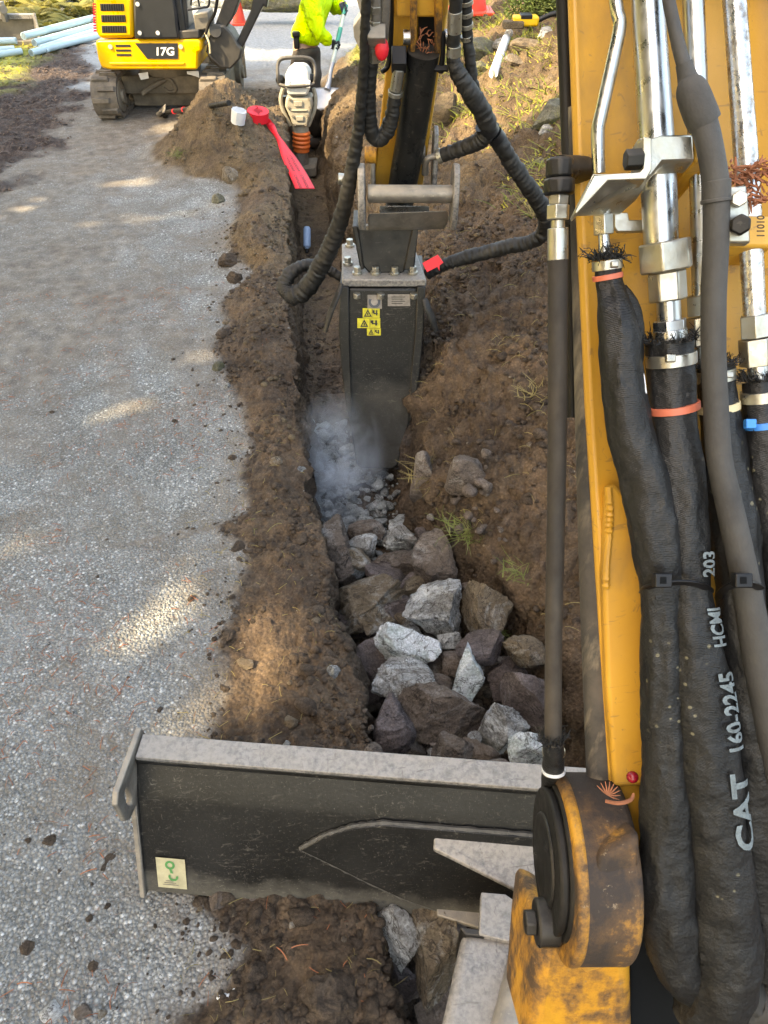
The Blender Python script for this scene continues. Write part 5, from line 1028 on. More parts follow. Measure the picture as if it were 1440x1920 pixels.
def kq(x0, y0, x1, y1, mat, name, parent, off=.006, sk=0): m = MB(); m.prism([K(x0, y0, off), K(x1, y0, off), K(x1 + sk, y1, off), K(x0 + sk, y1, off)], FH * .002); return m.build(name, mat, parent, 0, 0)
kq(689, 553, 716, 579, M['decal_grey'], 'round_seal_decal', bk)
m = MB(); m.cyl(K(702, 566, .0065), K(702, 566, .008), .026, n=24); m.build('seal_mark', M['far_black'], bk)
m = MB(); m.cyl(K(702, 566, .008), K(702, 566, .0095), .015, n=20); m.build('seal_centre', M['decal_grey'], bk)
npl = kq(727, 552, 769, 574, M['decal_grey'], 'name_plate', bk)
for k in range(4): kq(734, 556.5 + 4 * k, 760 - 5 * (k % 2), 557.5 + 4 * k, M['ink'], 'plate_line', npl, .0075)
def warn(x0, y0, x1, y1):
    o = kq(x0, y0, x1, y1, M['decal_yellow'], 'warning_decal', bk); h = y1 - y0; w_ = x1 - x0
    cx = x0 + .30 * w_; m = MB(); t = [(cx - .42 * h, y1 - .12 * h), (cx + .42 * h, y1 - .12 * h), (cx, y0 + .10 * h)]; i_ = [(cx - .24 * h, y1 - .24 * h), (cx + .24 * h, y1 - .24 * h), (cx, y0 + .34 * h)]
    m.add([K(a, b, .0082) for a, b in t + i_], [(0, 1, 4, 3), (1, 2, 5, 4), (2, 0, 3, 5)])
    m.add([K(a, b, .0083) for a, b in ((cx - .07 * h, y1 - .28 * h), (cx + .07 * h, y1 - .28 * h), (cx + .05 * h, y0 + .48 * h), (cx - .05 * h, y0 + .48 * h))], [(0, 1, 2, 3)])
    bx0 = x0 + .58 * w_
    for a, b, c, d in ((x0 + .54 * w_, y0 + 1, x0 + .56 * w_, y1 - 1), (bx0, y0 + .2 * h, bx0 + .12 * w_, y0 + .5 * h), (bx0 + .05 * w_, y0 + .5 * h, bx0 + .3 * w_, y0 + .62 * h), (bx0 + .2 * w_, y0 + .2 * h, bx0 + .28 * w_, y0 + .75 * h)): m.add([K(a, b, .0083), K(c, b, .0083), K(c, d, .0083), K(a, d, .0083)], [(0, 3, 2, 1)])
    m.build('warning_symbol', M['ink'], o, 0, 0)
warn(680, 578, 712, 596); warn(670, 597, 713, 615); warn(688, 616, 714, 629)
hose('lifting_clip', [(640, 532, .03, 5), (632, 556, .05, 6), (620, 585, .06, 6.5), (609, 622, .06, 5)], M['black_paint'], bk, K, n=10, flat=.5); hose('lifting_clip', [(796, 560, .03, 6), (802, 576, .04, 8), (811, 600, .04, 8), (818, 622, .04, 5)], M['black_paint'], bk, K, n=10, flat=.5)
m = MB(); m.prism([K(x, y, .10) for x, y in ((792, 494), (821, 478), (831, 492), (824, 498), (824, 508), (820, 500), (801, 510))], FH * .004); rt = m.build('red_tag', M['red'], bk)

# ------------------------------------------------------------------ far compact excavator
fe = thing('compact_excavator', PF(300, 210, 8.5), 'compact yellow excavator with black side panel standing beside the spoil heap', 'excavator')
FB = 7.95
def q_(px, py, o=0.0): return PF(px, py, FB - o)
def panel(name, poly, off, depth, mat, parent=fe, bev=.01): m = MB(); m.prism([q_(x, y, off) for x, y in poly], FH * depth); return m.build(name, mat, parent, bev, 38, 2)
skirt = panel('counterweight_skirt', [(178, 80), (183, 75), (372, 73), (377, 80), (378, 96), (371, 99), (370, 131), (205, 131), (190, 127), (184, 112)], 0, .85, M['john_yellow'], bev=.03)
panel('skirt_rib', [(204, 117), (346, 117), (345, 122), (206, 122)], .012, .03, M['john_yellow'], skirt, .006)
db = panel('model_panel', [(253, 81), (333, 81), (334, 110.5), (276, 110.5)], .006, .01, M['far_black'], skirt, 0)
V, F = text_mesh('17G'); m = MB(); m.add([q_(290 + v.x * 21.5, 103.5 - v.y * 21, .008) for v in V], F); m.build('model_lettering', M['letter_white'], skirt, 0, 0)
for k in range(3): panel('vent_slot', [(216 + k, 84 + 8.6 * k), (244 + k * .7, 84 + 8.6 * k), (245 + k * .7, 88 + 8.6 * k), (217 + k, 88 + 8.6 * k)], .004, .01, M['mesh_black'], skirt, 0)
for x, y in ((207, 88), (339, 88)): m = MB(); m.cyl(q_(x, y, .012), q_(x, y), .02, n=14); m.build('skirt_bolt', M['cream_tie'], skirt, .003)
cov = panel('engine_cover', [(172, -60), (248, -60), (250, 60), (251, 72), (186, 73), (179, 60), (175, 10)], .01, .75, M['john_yellow'], bev=.03)
for k, (x0, x1, y0, y1) in enumerate(((187, 232, 7, 21), (189, 235, 28, 42), (190, 236, 48, 62))):
    gr = panel('grille', [(x0, y0), (x1, y0), (x1 + 1, y1), (x0 + 1, y1)], .013, .02, M['mesh_black'], cov, .004)
    m = MB()
    for j in range(10): xx = x0 + 3 + (x1 - x0 - 5) * j / 9; m.cyl(q_(xx, y0 + 1, .016), q_(xx + 1, y1 - 1, .016), .003, n=5)
    m.build('grille_bar', M['far_black'], gr)
m = MB()
for k in range(11):
    y = 6 + 5.0 * k; m.add([q_(174 + .11 * k, y, .013), q_(180 + .11 * k, y, .013), q_(180 + .11 * k, y + 3.4, .013), q_(174 + .11 * k, y + 3.4, .013)], [(0, 1, 2, 3)])
m.build('red_side_lettering', M['red'], cov, 0, 0)
dp = panel('side_panel', [(248, -60), (314, -60), (330, 18), (333, 52), (337, 74), (252, 74), (250, 30)], .025, .5, M['far_black'], bev=.02)
for x, y in ((258, 8), (262, 62), (296, 62)): m = MB(); m.cyl(q_(x, y, .04), q_(x, y, .02), .018, n=12); m.build('panel_bolt', M['pale_metal'], dp, .003)
panel('cab_step', [(333, 58), (372, 56), (374, 72), (336, 74)], .0, .5, M['far_black_metal'], bev=.01); panel('cab_frame', [(318, -60), (330, -60), (346, 40), (350, 58), (336, 58), (330, 20)], -.02, .4, M['far_black'], bev=.01)
panel('cab_pillar', [(338, -60), (346, -60), (352, 52), (344, 54)], -.05, .06, M['far_black_metal'], bev=.006)
panel('tool_box', [(362, 26), (390, 22), (394, 54), (366, 58)], -.05, .25, M['bucket_steel'], bev=.01)
def qt(name, pts, mat, n=8, parent=fe):
    m = MB(); m.tube(spline([(q_(x, y, o), r) for x, y, o, r in pts], 5), n); return m.build(name, mat, parent, 0, 50)
qt('grab_rail', [(352, 18, 0, .010), (380, 14, 0, .010), (392, 8, 0, .010), (390, -30, 0, .010)], M['far_black']); qt('control_lever', [(358, 10, -.1, .008), (362, -30, -.1, .010)], M['far_black']); qt('control_lever', [(374, 12, -.1, .008), (366, -30, -.1, .010)], M['far_black'])
sw = panel('swing_post', [(396, 60), (406, 46), (420, 48), (434, 62), (446, 84), (454, 92), (449, 112), (432, 130), (412, 128), (394, 116), (386, 96), (390, 74)], -.10, .26, M['far_black_metal'], bev=.015)
m = MB(); m.cyl(q_(404, 58, -.06), q_(404, 58, -.40), .055, n=18); m.build('swing_pin', M['far_black_metal'], sw, .006)
panel('far_boom', [(398, 62), (418, 62), (438, 30), (470, -60), (436, -60), (420, 0)], -.14, .2, M['far_black_metal'], bev=.012); panel('boom_cylinder', [(438, 90), (452, 96), (494, 10), (500, 16), (512, -60), (482, -60), (470, 20)], -.16, .12, M['far_black'], bev=.012)
qt('boom_hose', [(384, 70, -.05, .012), (392, 44, -.05, .014), (404, 20, -.03, .014), (412, -40, -.03, .014)], M['rubber']); qt('boom_hose', [(388, 95, -.05, .012), (398, 110, -.03, .012), (412, 122, -.03, .012)], M['rubber'])
qt('boom_hose', [(384, 62, -.05, .008), (392, 80, -.03, .008), (394, 100, -.03, .008)], M['cream_tie'])
# undercarriage: two rubber tracks turned to the left of the sight line
hv = Vector((.13, .99, 0)).normalized(); wvv = Vector((hv.y, -hv.x, 0)); g0 = PZ(213, 224)
def stad(t, L, r):
    P = 2 * L + 2 * math.pi * r; s_ = (t % 1) * P
    if s_ < L: return (s_ - L / 2, 0.0, (0, -1))
    s_ -= L
    if s_ < math.pi * r: a = s_ / r; return (L / 2 + r * math.sin(a), r - r * math.cos(a), (math.sin(a), -math.cos(a)))
    s_ -= math.pi * r
    if s_ < L: return (L / 2 - s_, 2 * r, (0, 1))
    s_ -= L; a = s_ / r; return (-L / 2 - r * math.sin(a), r + r * math.cos(a), (-math.sin(a), math.cos(a)))
def track(base):
    L, r, wd = 1.02, .175, .235; c = base + hv * (L / 2 + .02); N = 72; vs, fs = [], []
    for k in range(N):
        a, b, nn = stad(k / N, L, r)
        for off in (0, -.03):
            for w_ in (-wd / 2, wd / 2): vs.append(c + hv * (a + nn[0] * off) + Z * (b + nn[1] * off + .022) + wvv * w_)
    for k in range(N):
        i, j = 4 * k, 4 * ((k + 1) % N); fs += [(i, i + 1, j + 1, j), (i + 2, j + 2, j + 3, i + 3), (i, j, j + 2, i + 2), (i + 1, i + 3, j + 3, j + 1)]
    m = MB(); m.add(vs, fs); t = m.build('track', M['mud_track'], fe, 0, 30)
    for k in range(34):
        a, b, nn = stad(k / 34, L, r); m = MB(); s1 = (-1) ** k
        m.box(c + hv * (a + nn[0] * .011) + Z * (b + nn[1] * .011 + .022) + wvv * (s1 * .028), (.048, .165, .026), (hv * nn[1] * -1 - Z * nn[0] * -1, wvv, hv * nn[0] + Z * nn[1]), .85); m.build('track_lug', M['mud_track'], t, .004)
    for s_ in (-1, 1):
        m = MB(); p = c + hv * (s_ * L / 2) + Z * (r + .02); m.cyl(p - wvv * (wd / 2 + .005), p + wvv * (wd / 2 + .005), .132, n=24); m.cyl(p - wvv * (wd / 2 + .03), p + wvv * (wd / 2 + .03), .06, n=16); m.build('idler_wheel', M['mud_steel'], t, .008)
    m = MB(); m.box(c + Z * (r + .02), (L * .86, .14, .17), (hv, wvv, Z)); m.build('track_frame', M['mud_steel'], t, .01)
    for k in range(3):
        m = MB(); p = c + hv * (-.25 + .25 * k) + Z * .085; m.cyl(p - wvv * .10, p + wvv * .10, .05, n=14); m.build('roller', M['mud_steel'], t, .005)
    return c
cL = track(g0); cR = track(g0 + wvv * 1.0)
cc = (cL + cR) / 2 + Z * .24; m = MB(); m.box(cc, (.55, .84, .16), (hv, wvv, Z)); m.cyl(cc + Z * .06, cc + Z * .24, .30, n=28); m.build('car_body', M['mud_steel'], fe, .012)
m = MB(); m.prism([cL - hv * .2 + wvv * .14 + Z * .04, cR - hv * .2 - wvv * .14 + Z * .04, cR - hv * .24 - wvv * .14 + Z * .30, cL - hv * .24 + wvv * .14 + Z * .30], hv * .03); m.build('dirty_cross_plate', M['mud_steel'], fe, .008)
m = MB(); m.box((cL + cR) / 2 + hv * 1.02 + Z * .17, (.05, 1.2, .27), (hv, wvv, Z)); m.build('dozer_blade', M['mud_steel'], fe, .01)
qt('travel_hose', [(266, 176, -.25, .022), (290, 160, -.3, .022), (318, 146, -.4, .020), (330, 138, -.45, .02)], M['mud_steel']); qt('travel_hose', [(310, 146, -.35, .012), (322, 152, -.35, .016), (330, 168, -.35, .016), (318, 172, -.35, .014), (306, 164, -.35, .012)], M['mud_steel']); qt('travel_hose', [(332, 148, -.4, .018), (352, 160, -.4, .02), (374, 172, -.4, .02)], M['mud_steel'])
panel('white_plate', [(259, 138), (277, 135), (279, 147), (264, 150)], -.2, .01, M['white'], bev=.002); panel('white_plate', [(350, 134), (372, 133), (374, 146), (366, 143), (351, 139)], -.25, .01, M['white'], bev=.002)
# bucket of the far machine hanging beyond the worker
m = MB(); m.prism([PF(x, y, 9.4) for x, y in ((640, -40), (668, -4), (677, 28), (662, 50), (664, 70), (674, 92), (692, 110), (712, 96), (712, -40))], FH * .04); bu = m.build('bucket', M['bucket_steel'], fe, .008)
m = MB(); m.prism([PF(x, y, 9.43) for x, y in ((640, -40), (668, -4), (677, 28), (662, 50), (664, 70), (674, 92), (692, 110), (696, 104), (680, 90), (670, 70), (668, 52), (684, 30), (674, -8), (648, -40))], FH * .45); m.build('bucket_shell', M['bucket_steel'], bu, .004)
m = MB(); m.cyl(PF(687, 60, 9.37), PF(687, 60, 9.41), .025, n=16); m.build('bucket_hole', M['hole_shade'], bu)
m = MB(); m.prism([PF(x, y, 9.36) for x, y in ((688, -40), (712, -40), (712, 70), (694, 62), (700, 30), (690, 10))], FH * .05); m.build('bucket_wear_plate', M['far_black_metal'], bu, .006)
m = MB(); m.cyl(PF(690, -40, 9.55), PF(560, -330, 8.9), .07, n=10); m.build('far_arm', M['far_black_metal'], fe); m = MB(); m.cyl(PF(560, -330, 8.9), PF(455, -50, 8.15), .08, n=10); m.build('far_boom_upper', M['far_black_metal'], fe)

# ------------------------------------------------------------------ worker with shovel
def skin(name, verts, edges, mat, parent, root=0, sub=2, smooth=True):
    me = bpy.data.meshes.new(name); me.from_pydata([v[0] for v in verts], edges, []); o = link(name, me, mat, parent)
    md = o.modifiers.new('skin', 'SKIN'); md.use_smooth_shade = True
    for i, v in enumerate(verts):
        r = v[1]; me.skin_vertices[0].data[i].radius = (r, r) if not hasattr(r, '__len__') else r
    me.skin_vertices[0].data[root].use_root = True
    s = o.modifiers.new('sub', 'SUBSURF'); s.levels = s.render_levels = sub
    return o
W = lambda px, py, fd: PF(px, py, fd)
pz = -0.46
ankL = PZ(566, 262, pz + .09); ankR = PZ(592, 256, pz + .09)
per = thing('person', (ankL + ankR) / 2 - Z * .09, 'worker in neon yellow hooded jacket and brown trousers bending over a shovel', 'person')
hip = W(570, 92, 8.75); hl = W(561, 104, 8.68); hr = W(583, 104, 8.82); waist = W(573, 66, 8.75); chest = W(592, 18, 8.8); neck = W(612, -28, 8.85); head = W(622, -52, 8.85)
shN = W(586, 4, 8.6); elN = W(596, 58, 8.5); wrN = W(622, 84, 8.55); shF = W(612, -6, 9.02); elF = W(630, 14, 8.95); wrF = W(642, 8, 8.75)
kL = W(562, 172, 8.6); kR = W(586, 170, 8.75)
body = skin('body', [(hip, .11), (waist, .11), (chest, .12), (neck, .055), (head, .09), (hl, .08), (kL, .055), (ankL, .04), (hr, .08), (kR, .055), (ankR, .04), (shN, .06), (elN, .042), (wrN, .03), (shF, .06), (elF, .042), (wrF, .03)],
     [(0, 1), (1, 2), (2, 3), (3, 4), (0, 5), (5, 6), (6, 7), (0, 8), (8, 9), (9, 10), (2, 11), (11, 12), (12, 13), (2, 14), (14, 15), (15, 16)], M['skin'], per)
jk = skin('jacket', [(W(571, 84, 8.75), (.185, .16)), (waist, (.18, .155)), (W(582, 40, 8.78), (.18, .16)), (chest, (.185, .165)), (W(607, -14, 8.84), .12), (shN, .098), (W(590, 32, 8.53), .088), (elN, .082), (W(610, 73, 8.5), .066), (W(619, 82, 8.54), .055), (shF, .095), (elF, .075), (wrF, .055)],
     [(0, 1), (1, 2), (2, 3), (3, 4), (3, 5), (5, 6), (6, 7), (7, 8), (8, 9), (3, 10), (10, 11), (11, 12)], M['hivis'], per)
dsp = bpy.data.textures.new('cloth_folds', 'CLOUDS'); dsp.noise_scale = .075; dsp.noise_depth = 2
for o, st in ((jk, .055),):
    d = o.modifiers.new('folds', 'DISPLACE'); d.texture = dsp; d.strength = st; d.mid_level = .5; d.texture_coords = 'GLOBAL'
tr_ = skin('trousers', [(W(570, 82, 8.75), (.16, .135)), (hip, (.165, .14)), (hl, .112), (W(561, 140, 8.64), .10), (kL, .085), (W(564, 215, 8.62), .08), (ankL, .075), (hr, .112), (W(585, 140, 8.78), .10), (kR, .085), (W(590, 215, 8.75), .08), (ankR, .075)],
     [(0, 1), (1, 2), (2, 3), (3, 4), (4, 5), (5, 6), (1, 7), (7, 8), (8, 9), (9, 10), (10, 11)], M['trousers'], per)
d = tr_.modifiers.new('folds', 'DISPLACE'); d.texture = dsp; d.strength = .04; d.mid_level = .5; d.texture_coords = 'GLOBAL'
for a in (ankL, ankR):
    m = MB(); m.ball(a + RGT * .07 - Z * .035, (.15, .055, .055), 12, 8); m.build('boot', M['boot'], per, 0, 60)
m = MB(); m.ball(head + Z * .02, (.115, .10, .13), 16, 10); m.build('hood', M['hivis'], per, 0, 60)
hd_ = head + RGT * .03 - Z * .02
m = MB(); m.ball(hd_ + RGT * .035, (.075, .07, .10), 14, 10); m.tube([(hd_ + RGT * .10 + Z * .01, .012), (hd_ + RGT * .125 - Z * .02, .016), (hd_ + RGT * .105 - Z * .03, .012)], 8); m.build('face', M['skin'], body, 0, 60)
m = MB()
for s_ in (-1, 1): m.ball(hd_ + RGT * .103 + FH * .03 * s_ + Z * .015, .010, 8, 6)
m.build('eye', M['ink'], body); m = MB(); m.tube([(hd_ + RGT * .10 + FH * .025 - Z * .055, .005), (hd_ + RGT * .105 - Z * .055, .006), (hd_ + RGT * .10 - FH * .025 - Z * .055, .005)], 6); m.build('mouth', M['coral'], body)
# shovel first, then the hands close on its handle
def sp(t): return SH0 + (SH1 - SH0) * t
SH0, SH1 = W(648, 12, 8.75), W(617, 146, 8.35)
def glove(wr_, hc, name):
    ax = (SH1 - SH0).normalized(); d = (hc - wr_).normalized(); sd = d.cross(ax).normalized(); hub = hc - d * .035
    v = [(wr_, .036), (wr_ + d * .03, .040), (hub, (.045, .036))]; e = [(0, 1), (1, 2)]
    for k, (o_, L) in enumerate(((-.033, .8), (-.011, 1.0), (.011, .95), (.033, .75))):
        b = len(v); base = hub + ax * o_; r = .0105
        v += [(base + d * .022 + sd * .018, r), (base + d * .05 * L + sd * .026, r), (base + d * .068 * L, r * .95), (base + d * .055 * L - sd * .022, r * .9)]
        e += [(2, b), (b, b + 1), (b + 1, b + 2), (b + 2, b + 3)]
    b = len(v); v += [(hub - ax * .03 - sd * .025, .012), (hub - ax * .015 + d * .03 - sd * .032, .011), (hub + d * .05 - sd * .028, .010)]; e += [(2, b), (b, b + 1), (b + 1, b + 2)]
    return skin(name, v, e, M['glove'], per, 0, 1)
glove(wrN, sp(.545), 'glove'); glove(wrF, sp(.06), 'glove')
m = MB(); m.box(W(556, 76, 8.60), (.055, .05, .14), (RGT, FH, Z)); m.box(W(555, 64, 8.59), (.075, .06, .05), (RGT, FH, Z)); m.build('belt_pouch', M['plastic_black'], per, .012)
sh = thing('shovel', SH1, 'shovel with teal and white handle held by the worker', 'shovel')
m = MB(); m.cyl(sp(-.02), sp(.12), .022, n=12); m.cyl(sp(.30), sp(.50), .021, n=12); m.build('teal_grip', M['teal'], sh); m = MB(); m.cyl(sp(.12), sp(.30), .0195, n=12); m.cyl(sp(.5), sp(.80), .018, n=12); m.build('handle', M['pale_handle'], sh)
m = MB(); m.tube(spline([(sp(.79), .024), (sp(.92), .022), (SH1 + Z * -.03 + RGT * -.0, .024), (W(613, 168, 8.3), .03)], 4), 10); m.build('socket', M['shovel_steel'], sh)
bs = W(613, 164, 8.33); by = (W(604, 202, 8.22) - bs); bxx = RGT * .125; vs, fs = [], []
for i in range(9):
    t = i / 8; wdt = (1.0 if t < .6 else math.sqrt(max(0.02, 1 - ((t - .6) / .42) ** 2)))
    for j in range(9): u = j / 4 - 1; vs.append(bs + by * t * 1.15 + bxx * u * wdt + RGT * .03 * t + FH * (-.03 * u * u + .03 * t * t))
for i in range(8):
    for j in range(8): a = i * 9 + j; fs.append((a, a + 1, a + 10, a + 9))
m = MB(); m.add(vs, fs); o = m.build('blade', M['shovel_steel'], sh, 0, 60); sol = o.modifiers.new('thick', 'SOLIDIFY'); sol.thickness = .004

# ------------------------------------------------------------------ rammer in the trench
rf = PZ(566, 326, -.455); RFD = rf.dot(FH)
rm = thing('trench_rammer', rf, 'beige upright rammer with orange bellows standing in the trench', 'rammer')
def r_(px, py, o=0.0): return PF(px, py, RFD - o)
def rp(name, poly, off, depth, mat, parent=rm, bev=.012): m = MB(); m.prism([r_(x, y, off) for x, y in poly], FH * depth); return m.build(name, mat, parent, bev, 38, 2)
rp('foot', [(539, 316), (592, 314), (594, 326), (592, 332), (540, 334)], .13, .32, M['mud_steel'])
m = MB(); m.cyl(r_(566, 318), r_(564, 274), .072, .066, n=20); m.build('lower_leg', M['dull_steel'], rm, .004)
m = MB(); rows = []
for k in range(33): t = k / 32; p = r_(565, 277 - 32 * t); rows.append((p, .070 + .016 * abs(math.sin(t * math.pi * 4)) ** .6))
m.tube(rows, 24); m.build('bellows', M['orange'], rm, 0, 80)
m = MB(); m.cyl(r_(565, 283), r_(565, 274), .078, n=24); m.build('bellows_clamp', M['orange'], rm, .002)
m = MB(); m.cyl(r_(564, 246), r_(563, 232), .078, n=20); m.build('leg_collar', M['beige_metal'], rm, .004)
rb2 = rp('gear_housing', [(536, 182), (584, 182), (586, 200), (581, 222), (577, 238), (549, 238), (544, 222), (534, 200)], .10, .20, M['beige_metal'], bev=.02)
for x, y in ((543, 186), (579, 186), (541, 202), (581, 202), (549, 218), (577, 217), (553, 234), (573, 234)): m = MB(); m.cyl(r_(x, y, .113), r_(x, y, .09), .012, n=8); m.build('housing_bolt', M['mud_steel'], rb2)
m = MB(); m.prism([r_(x, y, .112) for x, y in ((552, 190), (567, 190), (567, 200), (552, 200))], FH * .02); m.prism([r_(x, y, .112) for x, y in ((555, 218), (569, 218), (569, 227), (555, 227))], FH * .02); m.prism([r_(x, y, .110) for x, y in ((546, 206), (576, 206), (576, 209), (546, 209))], FH * .02); m.build('cast_boss', M['beige_metal'], rb2, .004)
for s_ in (0, 1):
    xs_ = [531, 526, 530, 538, 545] if s_ == 0 else [588, 592, 590, 584, 578]
    m = MB(); m.tube(spline([(r_(x, y, .02), .018) for x, y in zip(xs_, (165, 185, 205, 222, 236))], 5), 8); m.build('side_frame', M['beige_metal'], rm)
    m = MB(); m.tube([(r_(533 if s_ == 0 else 586, 180, -.05), .03), (r_(538 if s_ == 0 else 584, 226, -.05), .03)], 8); m.build('side_duct', M['plastic_black'], rm)
eng = rp('engine_cover', [(534, 140), (542, 132), (548, 127), (570, 127), (576, 133), (580, 140), (582, 164), (576, 180), (540, 180), (536, 168)], .12, .24, M['pale_metal'], bev=.02)
rp('cover_band', [(536, 156), (580, 155), (580, 161), (536, 162)], .135, .03, M['pale_metal'], eng, .006)
for x in (535, 573): rp('cover_bracket', [(x, 152), (x + 9, 152), (x + 9, 166), (x, 166)], .14, .04, M['pale_metal'], eng, .006)
for x, y in ((526, 150), (585, 148)): m = MB(); m.ball(r_(x, y, .02), .045, 12, 8); m.build('rubber_mount', M['plastic_black'], rm, 0, 60)
m = MB(); m.tube(spline([(r_(523, 158, .10), .016), (r_(521, 140, .10), .016), (r_(521, 122, .06), .016), (r_(527, 111, .05), .017), (r_(545, 108, .05), .017), (r_(570, 108, .05), .017), (r_(584, 112, .05), .017), (r_(590, 124, .06), .016), (r_(591, 142, .10), .016), (r_(589, 156, .10), .016), (r_(578, 160, .13), .015), (r_(540, 162, .13), .015), (r_(523, 158, .10), .016)], 5), 10); m.build('handle_loop', M['far_black_metal'], rm, 0, 60)

# ------------------------------------------------------------------ smaller things
def cone(px, py, h, label, cut=1.0, collar=False):
    p = on_ground(px, py) + Z * (.07 if collar else 0); t = thing('traffic_cone', p, label, 'traffic cone', 'traffic cones on the gravel')
    m = MB(); m.box(p + Z * .015, (h * .62, h * .62, .03), (RGT, FH, Z)); m.build('cone_base', M['cone'], t, .008)
    R0, R1 = h * .23, h * .045; m = MB(); tt = [0, .5, .86, .88, cut]; m.tube([(p + Z * (.03 + h * a), R0 + (R1 - R0) * a) for a in tt if a <= cut], 24); m.build('cone_body', M['cone'], t, 0, 50)
    if collar: m = MB(); m.tube([(p + Z * (.03 + h * a), R0 + (R1 - R0) * a + .004) for a in (.45, .72)], 24); m.build('reflective_collar', M['white'], t, 0, 50)
cone(449, 46, .42, 'red traffic cone behind the boom of the compact excavator', .80); cone(879, 40, .70, 'orange traffic cone with a white collar beyond the mossy ledge', 1.0, True)
# warning tape: roll on the heap and the strip that runs into the trench
RP = on_ground(484, 226); tp = thing('warning_tape', RP, 'roll of red warning tape unrolled from the heap into the trench', 'warning tape')
m = MB(); up_ = (Z + RGT * .12 - FH * .18).normalized(); b0 = RP + Z * .005; m.tube([(b0, .088), (b0 + up_ * .075, .088), (b0 + up_ * .075, .04), (b0 + up_ * .03, .038)], 28); m.build('tape_roll', M['red'], tp, 0, 40); m = MB(); m.cyl(b0 + up_ * .06, b0 + up_ * .062, .037, n=20); m.build('roll_core', M['hole_shade'], tp)
sf = lambda px, py, dz: on_ground(px, py) + Z * dz
cl = [PF(497, 222, RP.dot(FH) - .02), PF(508, 236, 6.95), PF(520, 256, 6.75), PF(531, 276, 6.55), PF(541, 294, 6.40), PF(553, 316, 6.22), PF(564, 337, 6.05), PF(572, 354, 5.92)]
hw = [8, 7, 4.5, 8, 13, 16, 17.5, 18.5]; tw_ = [0, .5, .9, .5, .2, .1, .05, .0]
cen = spline([(p, h) for p, h in zip(cl, hw)], 8); vs, fs = [], []
for i, (p, h) in enumerate(cen):
    k = i / (len(cen) - 1); a = .9 * math.exp(-((k - .28) / .12) ** 2); sd = (RGT * math.cos(a) + UPV * math.sin(a)) * (h / ppm(p)); vs += [p - sd, p, p + sd]
for i in range(len(cen) - 1): fs += [(3 * i, 3 * i + 1, 3 * i + 4, 3 * i + 3), (3 * i + 1, 3 * i + 2, 3 * i + 5, 3 * i + 4)]
m = MB(); m.add(vs, fs); st = m.build('tape_strip', M['red'], tp, 0, 60); sol = st.modifiers.new('thick', 'SOLIDIFY'); sol.thickness = .003
V, F = text_mesh('CAUTION', bold=False)
def tape_pt(t, w_):
    i = min(len(cen) - 1.001, max(0, t * (len(cen) - 1))); j = int(i); f = i - j; p = cen[j][0].lerp(cen[j + 1][0], f); h = cen[j][1] * (1 - f) + cen[j + 1][1] * f
    return p + RGT * (w_ * h / ppm(p)) + UPV * .004 - FWD * .006
for t0, w0 in ((.56, -.35), (.56, .25), (.80, -.45), (.80, .25)):
    m = MB(); m.add([tape_pt(t0 + v.x * .043, w0 + (.45 - v.y) * .42) for v in V], F); m.build('tape_lettering', M['ink'], st, 0, 0)
p = on_ground(446, 228); ct = MB(); ax = (Z + RGT * .25 - FH * .1).normalized(); q = p - ax * .01
ct.tube([(q, .056), (q + ax * .10, .060), (q + ax * .10, .054), (q + ax * .01, .050)], 20, wr=np.repeat(np.array([[0], [0], [0], [0]]), 20, 1) + .06 * rng.normal(size=(4, 20)) * np.array([[0], [1], [1], [0]])); o = ct.build('white_cup', M['white'], None, 0, 50); tag(o, 'broken white plastic cup on top of the spoil heap', 'cup')
# scoop shovel on the ground
p0, p1 = on_ground(314, 224) + Z * .05, on_ground(402, 216) + Z * .07; sv = thing('ground_shovel', p0, 'steel shovel with black handle and red bands lying by the track', 'shovel')
dv = (p1 - p0).normalized(); m = MB(); m.tube(spline([(p0 - dv * .06 - Z * .015, .03), (p0, .022), (p0 + dv * .12 + Z * .012, .020), (p1, .020), (p1 + dv * .4, .02)], 4), 10); m.build('handle', M['rubber'], sv)
for t in (.20, .42, .62, .67, .80): m = MB(); q = p0.lerp(p1, t) + Z * .008; m.cyl(q - dv * .010, q + dv * .010, .024, n=10); m.build('red_band', M['red'], sv)
m = MB(); vs, fs = [], []; a_ = on_ground(310, 226) + Z * .07
for i in range(7):
    for j in range(7): u = j / 3 - 1; t = i / 6; vs.append(a_ - dv * (.24 * t) + FH * (u * .105 * (1 - .45 * t * t)) + Z * (.05 * u * u - .03 * t))
for i in range(6):
    for j in range(6): a = i * 7 + j; fs.append((a, a + 1, a + 8, a + 7))
m.add(vs, fs); o = m.build('blade', M['dusty_steel'], sv, 0, 60); o.modifiers.new('thick', 'SOLIDIFY').thickness = .005
# light blue can in the trench
p = on_ground(576, 474); bb = thing('blue_can', p, 'light blue spray can lying on the trench floor', 'spray can'); a_ = (Z * .75 + FH * .65).normalized(); q = p + Z * .03
m = MB(); m.tube([(q, .012), (q + a_ * .02, .03), (q + a_ * .16, .03), (q + a_ * .175, .022)], 18); m.build('can_body', M['blue_can'], bb, 0, 40); m = MB(); m.tube([(q - a_ * .03, .012), (q + a_ * .0, .016)], 12); m.build('can_cap', M['plastic_black'], bb, .002)
